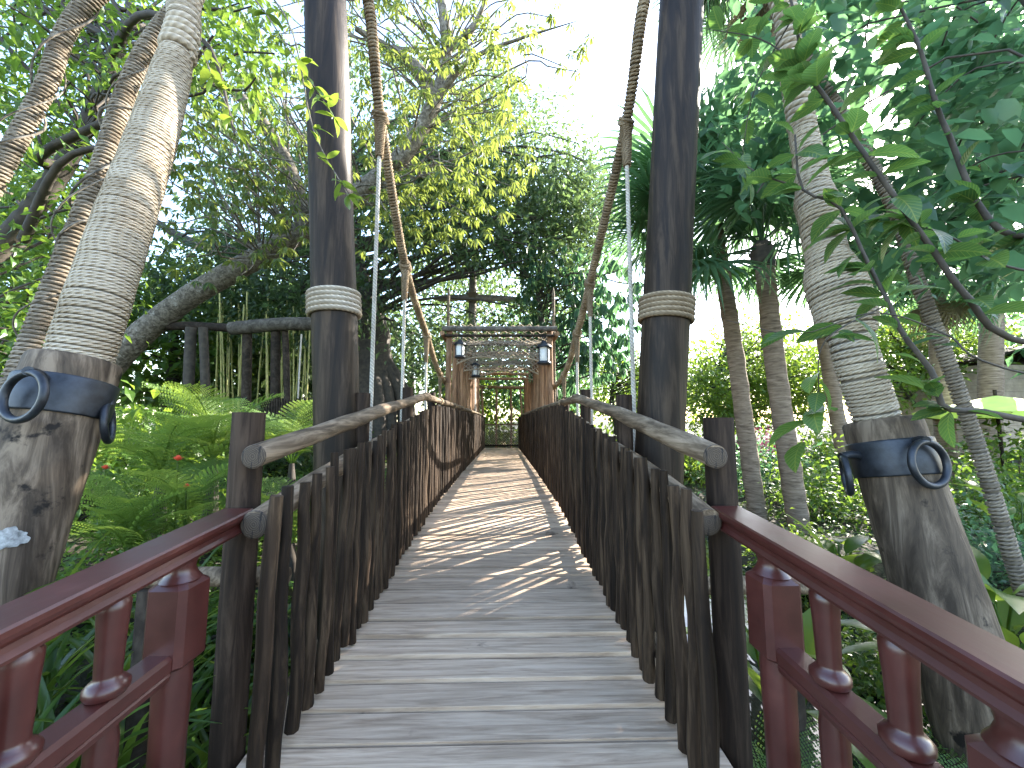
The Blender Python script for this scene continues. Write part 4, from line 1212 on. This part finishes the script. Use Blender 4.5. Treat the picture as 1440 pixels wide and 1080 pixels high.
# sprigs of fresh leaves hanging in front of the brown mast
def build_sprig(label, pts, n):
    q = resample(np.array(pts), 16)
    e = empty('leafy_sprig', q[0], label, 'branch', 'fresh sprigs hanging by the brown mast')
    build('stem', tube(q, np.linspace(0.009, 0.003, 16), 6), M['bark'], e)
    for k in range(n):
        i = rng.integers(7, 16)
        d = unit(rng.standard_normal(3) * np.array([1, 0.7, 0.5]) + np.array([0.1, 0, -0.35]))
        inst('leaf', SPRIG[rng.integers(3)], e, q[i], dir_rot(d, rng.uniform(-0.6, 0.6)), rng.uniform(0.7, 1.2))


SPRIG = [make_mesh('leaf', [leaf_template(0.14, 0.05 * w, 5, d)], M['lf_strap']) for w, d in ((1, 0.2), (1.2, 0.35), (0.85, 0.1))]
build_sprig('fresh green sprig crossing the brown mast high above its collar', [P(250, -60, Y=3.3), P(340, -20, Y=2.9), P(420, 90, Y=2.75), P(470, 165, Y=2.7)], 26)
build_sprig('fresh green sprig hanging nearest the rope collar of the brown mast', [P(300, -80, Y=3.2), P(400, 20, Y=2.8), P(440, 180, Y=2.7), P(490, 275, Y=2.65)], 24)
build_sprig('fresh green sprig dangling between fat stay and brown mast', [P(200, -80, Y=3.4), P(270, 40, Y=3.0), P(300, 110, Y=2.9), P(335, 180, Y=2.85)], 22)


# ------------------------------------------------------------------ ferns, strap plants, shrubs
def fern_mesh(L, npin=16, arch=0.5):
    parts = []
    t = np.linspace(0, 1, 14)
    rx = np.stack([L * t * (1 - 0.18 * t), np.zeros(14), arch * L * (t * 0.9 - t ** 2 * 1.05)], -1)
    parts.append(tube(rx, np.linspace(0.008, 0.002, 14), 4, False, v0=0.3))
    pos, d, up, LL, WW = [], [], [], [], []
    for k in range(npin):
        f = 0.16 + 0.83 * k / (npin - 1)
        c = np.array([np.interp(f, t, rx[:, q]) for q in range(3)])
        pl = L * 0.30 * math.sin(min(1, f * 0.95 + 0.08) * PI) ** 0.7 + 0.012
        for s in (-1, 1):
            dd = unit(np.array([0.45 + 0.3 * f, s, 0.12]))
            m = max(4, int(pl / 0.021))
            for i in range(m):
                u = (i + 0.5) / m
                pc = c + dd * pl * u + np.array([0, 0, -0.25 * pl * u * u])
                for w in (-1, 1):
                    pd = unit(np.cross(dd, [0, 0, 1]) * w + dd * 0.55)
                    pos.append(pc); d.append(pd); up.append((0, 0, 1)); LL.append((L * 0.83 / npin) * 0.43 * (1.0 - 0.7 * u) + 0.003); WW.append(pl / m * 0.85)
    V, Fs, at = leaves(np.array(pos), np.array(d), np.array(up, float), np.array(LL), np.array(WW), 0.1, 0.05)
    parts.append((V, Fs, at))
    return make_mesh('frond', parts, M['lf_fern'], False)


FERN = [fern_mesh(1.1, 17, a) for a in (0.45, 0.65, 0.85)] + [fern_mesh(0.7, 15, 0.5)]


def make_fern(label, base, nf, scale, el=(0.35, 1.1), trunk=0.0, group='ferns of the garden'):
    base = np.asarray(base, float)
    e = empty('fern', base, label, 'fern', group)
    build('crown_stem', tube(resample([base - (0, 0, 0.1), base + (0.01, 0, trunk * 0.5 + 0.03), base + (0, 0, trunk + 0.07)], 6), [0.07, 0.06, 0.06, 0.055, 0.05, 0.03], 8, True, 0.12), M['barkdark'], e)
    for k in range(nf):
        inst('frond', FERN[rng.integers(3)], e, base + (0, 0, trunk + 0.05), (rng.uniform(-0.25, 0.25), -rng.uniform(*el), k * 2.39996 + rng.uniform(-0.3, 0.3)), scale * rng.uniform(0.8, 1.15))


def on_ground(px, py, Y):
    p = P(px, py, Y=Y)
    return np.array([p[0], p[1], g(p[0], p[1])])


for lab, px, py, Y, hz, nf, sc in (
        ('tall sunlit fern with upright fronds behind the railing post', 300, 640, 3.9, 0.93, 15, 0.95), ('wide fern spreading toward the fat stay', 225, 680, 3.6, 0.7, 14, 0.9),
        ('fern between the railing post and the brown mast', 410, 650, 4.6, 0.8, 13, 0.9), ('low fern close behind the oxblood railing', 180, 760, 3.0, 0.25, 13, 0.75),
        ('fern next to the coral flower', 260, 740, 3.3, 0.4, 13, 0.75), ('fern in the shade behind the white marked anchor post', 130, 650, 4.4, 0.75, 12, 0.9), ('fern at the foot of the brown mast', 410, 740, 3.6, 0.2, 12, 0.8)):
    p = on_ground(px, py, Y)
    make_fern(lab, p, nf, sc, (0.15, 1.15), max(0.05, hz - p[2]))
for k, (x, y, s) in enumerate(((1.45, 1.0, 0.55), (1.75, 1.45, 0.6), (2.2, 1.0, 0.6), (1.35, 1.75, 0.5), (2.5, 1.7, 0.65), (1.95, 0.55, 0.55))):
    make_fern('small fern on the bank below the pond side oxblood railing', (x, y, max(g(x, y), WATER_Z) - 0.02), 12, s, (0.1, 0.9), 0.12, 'ferns below the pond side railing')


def strap_mesh(L, W, arch, n=8):
    t = np.linspace(0, 1, n + 1)
    a = 1.35 - arch * t * 1.9
    dx = np.cumsum(np.concatenate([[0], np.cos(a[:-1]) * L / n])); dz = np.cumsum(np.concatenate([[0], np.sin(a[:-1]) * L / n]))
    w = W / 2 * np.minimum(1, 0.5 + t * 3) * (1 - t ** 2.2) + 0.001
    V = np.stack([np.stack([dx, s * w, dz + abs(s) * w * 0.5], -1) for s in (-1, 0, 1)], 1).reshape(-1, 3)
    i = np.arange(n)[:, None] * 3; Q = np.concatenate([np.stack([i + j, i + 3 + j, i + 4 + j, i + 1 + j], -1).reshape(-1, 4) for j in (0, 1)])
    return make_mesh('leaf', [(V, [Q], {'var': np.full(len(V), rng.random())})], M['lf_strap'])


STRAP = [strap_mesh(0.85, 0.045, a) for a in (0.5, 0.75, 0.95, 0.65)]
PADDLE = [make_mesh('leaf', [leaf_template(0.5, 0.17, 8, d, 0.1)], M['lf_strap']) for d in (0.2, 0.45, 0.7)]


def make_strap(label, x, y, n, sc, group):
    z = g(x, y) - 0.03
    e = empty('strap_plant', (x, y, z), label, 'plant', group)
    for k in range(n):
        inst('leaf', STRAP[rng.integers(4)], e, (x + rng.uniform(-.05, .05), y + rng.uniform(-.05, .05), z), (0, rng.uniform(-0.35, 0.35), k * 2.39996 + rng.uniform(-.4, .4)), sc * rng.uniform(0.75, 1.25))


STRAP_SPOTS = [(-1.35, 0.75), (-1.45, 1.15), (-1.3, 1.5), (-1.75, 0.95), (-1.8, 1.45), (-1.55, 1.85), (-2.1, 1.1), (-2.25, 1.6), (-1.3, 2.05), (-1.85, 2.2), (-1.45, 2.5), (-2.3, 2.1), (-1.5, 0.35), (-2.0, 0.6),
               (-1.6, 1.3), (-1.95, 1.8), (-1.6, 0.6), (-2.45, 1.3), (-2.5, 0.8), (-1.4, 2.9), (-1.75, 2.7), (-2.05, 2.6), (-1.35, 1.75), (-1.65, 1.65)]
for x, y in STRAP_SPOTS:
    make_strap('green strap leaf plant below the oxblood railing beside the ferns', x, y, 18, 1.0, 'strap leaf plants below the railing')
for x, y in ((1.5, 2.4), (1.4, 2.05), (1.25, 1.3)):
    make_strap('strap leaf plant standing at the pond edge', x, y, 12, 0.8, 'strap leaf plants at the pond edge')


def make_paddle(label, base, n, sc, group='broad paddle leaf plants'):
    base = np.asarray(base, float)
    e = empty('paddle_leaf_plant', base, label, 'plant', group)
    for k in range(n):
        az = k * 2.39996 + rng.uniform(-.3, .3); h = rng.uniform(0.15, 0.75) * sc
        tp = base + np.array([math.cos(az) * 0.12 * sc, math.sin(az) * 0.12 * sc, h])
        st = build('stalk', tube(resample([base + (0, 0, -0.05), (base + tp) / 2 + (0, 0, 0.03), tp], 5), 0.009, 5), M['lf_strap'], e)
        inst('leaf', PADDLE[rng.integers(3)], e, tp, (rng.uniform(-.3, .3), -rng.uniform(0.2, 1.2), az), sc * rng.uniform(0.75, 1.15))


for lab, px, py, Y in (('paddle leaf plant behind the leaning anchor post, pond side', 1385, 800, 2.9), ('paddle leaf plant beside the thin rope guy', 1430, 860, 2.6), ('paddle leaf plant at the foot of the pond side palms', 1180, 800, 4.2),
                       ('paddle leaf plant past the thin rope guy', 1430, 720, 4.2), ('paddle leaf plant close below the pond side railing end', 1090, 850, 2.3), ('paddle leaf plant under the broad leaved tree', 1360, 900, 2.2)):
    p = on_ground(px, py, Y); p[2] = max(p[2], WATER_Z)
    make_paddle(lab, p, 12, 1.0)


def make_shrub(label, base, w, h, n, L, W, mat, group, stems=5, clus=40):
    base = np.asarray(base, float)
    e = empty('shrub', base, label, 'shrub', group)
    d = rand_dirs(clus); d[:, 2] = np.abs(d[:, 2])
    c = base + d * rng.uniform(0.4, 1, (clus, 1)) * np.array([w, w, h])
    parts = [tube(resample([base - (0, 0, .05), (base + q) / 2 + rng.standard_normal(3) * 0.05, q], 6), np.linspace(0.018, 0.005, 6), 5, False) for q in c[:stems * 3]]
    build('stem', parts, M['barkdark'], e)['kind'] = 'stuff'
    f = build('foliage', fine_leaves(c, n // clus, min(w, h) * 0.42, L, W, 0.15), M[mat], e, False)
    f['kind'] = 'stuff'


G1, G2 = 'shrubs of the fern garden', 'shrubs on the pond bank'
for lab, px, py, Y, w, h, n, L, W, mt in (
        ('bright leafy shrub between fat stay and ferns', 225, 560, 5.0, 0.8, 1.5, 900, 0.24, 0.09, 'lf_bright'), ('dark low shrub behind the coral flower', 330, 720, 4.4, 0.9, 0.7, 1800, 0.09, 0.045, 'lf_mid'),
        ('low green shrub near the oxblood railing end', 290, 760, 2.7, 0.5, 0.55, 1600, 0.07, 0.035, 'lf_mid'), ('low green shrub below the brown mast', 420, 720, 3.0, 0.45, 0.6, 1500, 0.07, 0.035, 'lf_dark'),
        ('feathery green shrub beside the white marked post', 150, 770, 2.9, 0.6, 0.6, 1900, 0.07, 0.03, 'lf_fern'), ('dark shrub below the log platform', 330, 570, 8.0, 1.4, 1.3, 1700, 0.2, 0.1, 'lf_dark'),
        ('dark shrub by the fig tree trunk', 440, 590, 10.0, 1.3, 1.2, 1500, 0.2, 0.09, 'lf_dark'), ('green shrub beneath the leaning tree', 130, 590, 7.0, 1.5, 1.6, 2000, 0.16, 0.08, 'lf_mid'), ('tall green shrub at the outer edge of the ferns', 20, 600, 5.0, 1.0, 2.0, 1800, 0.14, 0.07, 'lf_mid'),
        ('shrub tucked under the glossy tree', 90, 700, 4.2, 0.9, 0.9, 1800, 0.1, 0.05, 'lf_mid')):
    make_shrub(lab, on_ground(px, py, Y), w, h, n, L, W, mt, G1)
for lab, px, py, Y, w, h, n, L, W, mt in (
        ('glossy green shrub between the palm trunks and anchor post', 1160, 700, 6.4, 1.0, 1.1, 3200, 0.10, 0.05, 'lf_mid'), ('dark green shrub at the waterside behind the palms', 1080, 680, 8.2, 1.2, 1.2, 2600, 0.12, 0.06, 'lf_teal'),
        ('bright shrub behind the grey ringed palm', 1170, 630, 9.0, 1.2, 1.5, 2200, 0.15, 0.07, 'lf_bright'), ('green shrub beside the thin guy under the umbrella', 1400, 690, 5.2, 1.0, 1.0, 2600, 0.10, 0.05, 'lf_mid'),
        ('dark shrub hugging the leaning anchor post', 1370, 740, 3.8, 0.6, 0.7, 1800, 0.08, 0.04, 'lf_teal'), ('low bright shrub in front of the palms', 1140, 790, 4.6, 0.6, 0.6, 1800, 0.08, 0.04, 'lf_bright'),
        ('leafy shrub just past the dark mast', 960, 620, 9.5, 1.0, 1.3, 1900, 0.16, 0.07, 'lf_bright'), ('leafy shrub outside the canopy frames, palm side', 860, 590, 12.0, 1.3, 1.4, 1800, 0.2, 0.08, 'lf_bright'),
        ('low shrub on the near bank behind the oxblood railing', 1240, 900, 2.9, 0.55, 0.5, 1500, 0.07, 0.035, 'lf_mid'), ('green shrub straight behind the net fence', 690, 590, 21.5, 1.6, 1.6, 1600, 0.3, 0.13, 'lf_bright'),
        ('rounded shrub behind the net fence corner', 750, 590, 22.5, 1.4, 1.9, 1400, 0.3, 0.13, 'lf_mid'), ('tall green shrub beyond the paddle leaf plants', 1440, 620, 6.5, 1.4, 1.6, 2000, 0.16, 0.08, 'lf_mid')):
    p = on_ground(px, py, Y); p[2] = max(p[2], WATER_Z)
    make_shrub(lab, p, w, h, n, L, W, mt, G2)


def ground_cover():
    """small leaves that cover the soil: nobody could count them"""
    n = 30000
    x = np.concatenate([rng.uniform(-9, -1.25, 17000), rng.uniform(1.3, 10, 13000)])
    y = np.concatenate([rng.uniform(0.2, 12, 17000), rng.uniform(-0.2, 14, 13000)])
    z = ground_z(x, y)
    h = np.maximum(0, np.sin(x * 2.1 + y * 1.3) * 0.5 + np.sin(y * 2.7 - x) * 0.5 + 0.5) * 0.3 + 0.03
    keep = z > WATER_Z - 0.05
    x, y, z, h = x[keep], y[keep], z[keep], h[keep]; n = len(x)
    pos = np.stack([x, y, z + h * rng.random(n)], -1)
    d = unit(rng.standard_normal((n, 3)) * np.array([1, 1, 0.3]) + np.array([0, 0, 0.35]))
    o = build('ground_cover', leaves(pos, d, unit(rand_dirs(n) * 0.4 + np.array([0, 0, 1.0])), rng.uniform(0.07, 0.15, n), rng.uniform(0.03, 0.06, n), 0.3, 0.1), M['lf_mid'], None, False)
    tag(o, 'low mixed green foliage covering the garden soil', 'ground cover', kind='stuff')


ground_cover()


def flower(label, p, s, mat):
    p = np.asarray(p, float)
    e = empty('flower', p, label, 'flower', 'coral flowers among the ferns')
    gz = g(p[0], p[1])
    build('stem', tube(resample([(p[0], p[1], gz - 0.03), (p[0] + 0.02, p[1], (gz + p[2]) / 2), p], 6), 0.006, 5), M['lf_strap'], e)
    for k in range(14):
        a = k * 2.4; el = 0.2 + 0.09 * k
        d = np.array([math.cos(a) * math.cos(el), math.sin(a) * math.cos(el), math.sin(el)])
        V, Fs, at = leaves([p], [d], [np.array([0, 0, 1.0]) + d * 0.3], s, s * 0.6, -0.1, 0.2, True)
        build('petal', (V, Fs, {}), M[mat], e)


flower('coral red flower standing above the low ferns', P(250, 648, Y=3.2), 0.05, 'flower')
flower('small faded coral flower lower among the ferns', P(262, 686, Y=3.1), 0.035, 'flower')
flower('small pale coral flower nearest the fat stay', P(148, 660, Y=3.2), 0.04, 'flower')


# ------------------------------------------------------------------ log platform, signal mast, shed, umbrella in the background
def build_platform():
    Y = 8.8
    pb = P(385, 455, Y=Y)
    e = empty('log_platform', (pb[0], Y, g(pb[0], Y)), 'log platform with thick beam, leaning posts and dark picket fence under the trees', 'platform')
    build('beam', tube(resample([P(325, 462, Y=Y), P(390, 456, Y=Y), P(445, 455, Y=Y), P(500, 452, Y=Y)], 8), 0.155, 12, True, 0.03), M['greywood'], e)
    build('beam', tube(resample([P(195, 462, Y=Y + 0.3), P(260, 458, Y=Y + 0.3), P(330, 462, Y=Y + 0.3)], 8), 0.1, 10, True, 0.03), M['darkwood'], e)
    for px, w, dx in ((263, 0.11, 6), (290, 0.09, -4), (345, 0.10, 3), (386, 0.10, 2), (404, 0.07, -3)):
        a = P(px + dx, 458, Y=Y + 0.1); b = P(px, 560, Y=Y + 0.1); b = a + (b - a) * 1.6; b[2] = min(b[2], g(b[0], b[1]) - 0.1)
        build('support_post', tube(resample([b, (a + b) / 2 + (0.03, 0, 0), a - (0, 0, 0.05)], 6), w, 10, True, 0.03), M['barkdark' if px < 300 else 'darkwood'], e)
    for k, px in enumerate(np.arange(372, 470, 3.6)):
        a = P(px, 562 + rng.uniform(-2, 2), Y=Y - 0.6); b = P(px, 600, Y=Y - 0.6)
        build('fence_picket', tube([b, a], 0.024, 6), M['darkwood'], e)
    build('fence_rail', tube([P(368, 568, Y=Y - 0.55), P(474, 566, Y=Y - 0.55)], 0.035, 8), M['darkwood'], e)
    build('fence_rail', tube([P(368, 592, Y=Y - 0.55), P(474, 592, Y=Y - 0.55)], 0.035, 8), M['darkwood'], e)


build_platform()
tp = P(433, 462, Y=8.5)
e = empty('hanging_rope', P(419, 575, Y=8.5), 'thin pale rope with a wooden block hanging below the log platform beam', 'rope')
build('line', tube(resample([P(424, 470, Y=8.5), P(421, 520, Y=8.5), P(419, 562, Y=8.5)], 8), 0.02, 6), M['rope_white'], e)
build('block', box(P(419, 568, Y=8.5), (0.11, 0.09, 0.16), 0.015), M['rope_white'], e, False)


def build_bamboo():
    for k in range(26):
        px = rng.uniform(300, 440); Y = rng.uniform(10.2, 11.8)
        b = on_ground(px, 580, Y); t = P(px + rng.uniform(-14, 14), rng.uniform(410, 450), Y=Y)
        e = empty('bamboo_stem', b, 'thin yellow bamboo stem standing behind the log platform', 'bamboo', 'bamboo stems behind the log platform')
        q = resample([b - (0, 0, .05), (b + t) / 2 + (rng.uniform(-.05, .05), 0, 0), t], 20)
        build('culm', tube(q, 0.022 * (1 + 0.15 * (np.arange(20) % 4 == 0)), 6), M['bamboo'], e)
        n = 26
        i = rng.integers(6, 20, n); d = unit(rng.standard_normal((n, 3)) * np.array([1, 1, .5]) + np.array([0, 0, -0.4]))
        build('foliage', leaves(q[i], d, np.tile([0, 0, 1.0], (n, 1)) + rand_dirs(n) * .3, 0.2, 0.028, 0.3), M['lf_bright'], e, False)['kind'] = 'stuff'


M['bamboo'] = plain('bamboo_culm', (0.38, 0.36, 0.12), 0.5, 0, 0.25, 8, 0.1)
build_bamboo()

Y = 14.6
b = on_ground(663, 600, Y)
e = empty('signal_mast', b, 'grey log mast with a pointed crossbeam rising behind the canopy', 'mast')
tpz = P(665, 368, Y=Y)
build('upright', tube(resample([b - (0, 0, .2), (tpz + b) / 2, tpz], 8), np.linspace(0.19, 0.14, 8), 12, True, 0.03), M['palewood'], e)
build('crossbeam', tube(resample([P(612, 421, Y=Y - .3), P(628, 419, Y=Y - .3), P(690, 419, Y=Y - .3), P(730, 422, Y=Y - .3), P(744, 424, Y=Y - .3)], 10), [0.02, 0.10, 0.12, 0.12, 0.12, 0.12, 0.12, 0.11, 0.09, 0.03], 12), M['palewood'], e)
build('lashing', helix([P(665, 424, Y=Y - .25), P(665, 412, Y=Y - .25)], lambda s: np.full(len(s), 0.2), 0.025, 0.05, 14, 5), M['rope_dark'], e)


def build_umbrella():
    c = P(1400, 560, Y=6.6); gz = g(c[0], c[1])
    e = empty('patio_umbrella', (c[0], c[1], gz), 'lime green patio umbrella beyond the pond bank plants', 'umbrella')
    n = 8; r = 1.05
    top = c + np.array([0, 0, 0.05])
    for k in range(n):
        a0, a1 = k * 2 * PI / n, (k + 1) * 2 * PI / n
        p0 = c + np.array([r * math.cos(a0), r * math.sin(a0), -0.25]); p1 = c + np.array([r * math.cos(a1), r * math.sin(a1), -0.25]); m = (p0 + p1) / 2 + (0, 0, 0.04)
        q0, q1 = p0 - (0, 0, 0.12), p1 - (0, 0, 0.12); qm = (q0 + q1) / 2 + (0, 0, 0.03)
        V = np.array([top, p0, m, p1, q0, qm, q1]); 
        build('canopy_panel', (V, [np.array([[0, 1, 2], [0, 2, 3]]), np.array([[1, 4, 5, 2], [2, 5, 6, 3]])], {}), M['lime'], e, False)
        build('rib', tube([top - (0, 0, .02), p0 - (0, 0, .02)], 0.008, 5), M['darkwood'], e)
    build('pole', tube([(c[0], c[1], gz - .1), top + (0, 0, 0.1)], 0.025, 8), M['darkwood'], e)


build_umbrella()


def build_shed():
    a = P(1385, 545, Y=11.0); x0 = a[0]; z1 = P(1385, 508, Y=11.0)[2]; gz = g(x0 + 1.5, 11) - 0.1
    e = empty('boarded_shed', (x0 + 1.6, 12, gz), 'tan boarded shed with a shallow roof past the umbrella', 'shed')
    nb = int((z1 - gz) / 0.2)
    for k in range(nb):
        z = gz + 0.2 * k + 0.1
        build('board', box((x0 + 1.6, 11.0 + 0.004 * (k % 2), z), (3.2, 0.03, 0.194)), M['tan'], e, False)
        build('board', box((x0 - 0.016, 12.3 + 0.02, z), (0.03, 2.56, 0.194)), M['tan'], e, False)
    build('roof', extrude([(-0.2, 0), (1.6, 0.45), (3.4, 0), (3.4, 0.06), (1.6, 0.52), (-0.2, 0.06)], np.array([[x0, 10.8, z1], [x0, 13.7, z1]]), (1, 0, 0)), M['darkwood'], e, False)
    build('inner_wall', box((x0 + 1.6, 12.3, (gz + z1) / 2), (3.1, 2.4, z1 - gz - 0.05)), M['darkwood'], e, False)


build_shed()


def build_bank_rail():
    """low log fence with pink flowering shrub on the far side of the pond"""
    Y = 10.5
    c = P(1060, 650, Y=Y)
    e = empty('log_fence', (c[0], Y, g(c[0], Y)), 'low dark log fence across the pond behind the palm trunks', 'fence')
    for px in (985, 1040, 1100, 1160):
        p = P(px, 625, Y=Y); q = p.copy(); q[2] = g(p[0], Y) - 0.2
        build('fence_post', tube([q, p], 0.09, 10), M['darkwood'], e)
    for py in (640, 662, 684):
        build('fence_rail', tube(resample([P(960, py + 2, Y=Y - .1), P(1070, py, Y=Y - .1), P(1180, py - 3, Y=Y - .1)], 6), 0.06, 8), M['darkwood'], e)


build_bank_rail()
p = on_ground(1085, 640, 11.6)
make_shrub('pink flowering shrub above the low log fence', p + (0, 0, 0.2), 0.9, 1.0, 900, 0.1, 0.08, 'pink', G2)
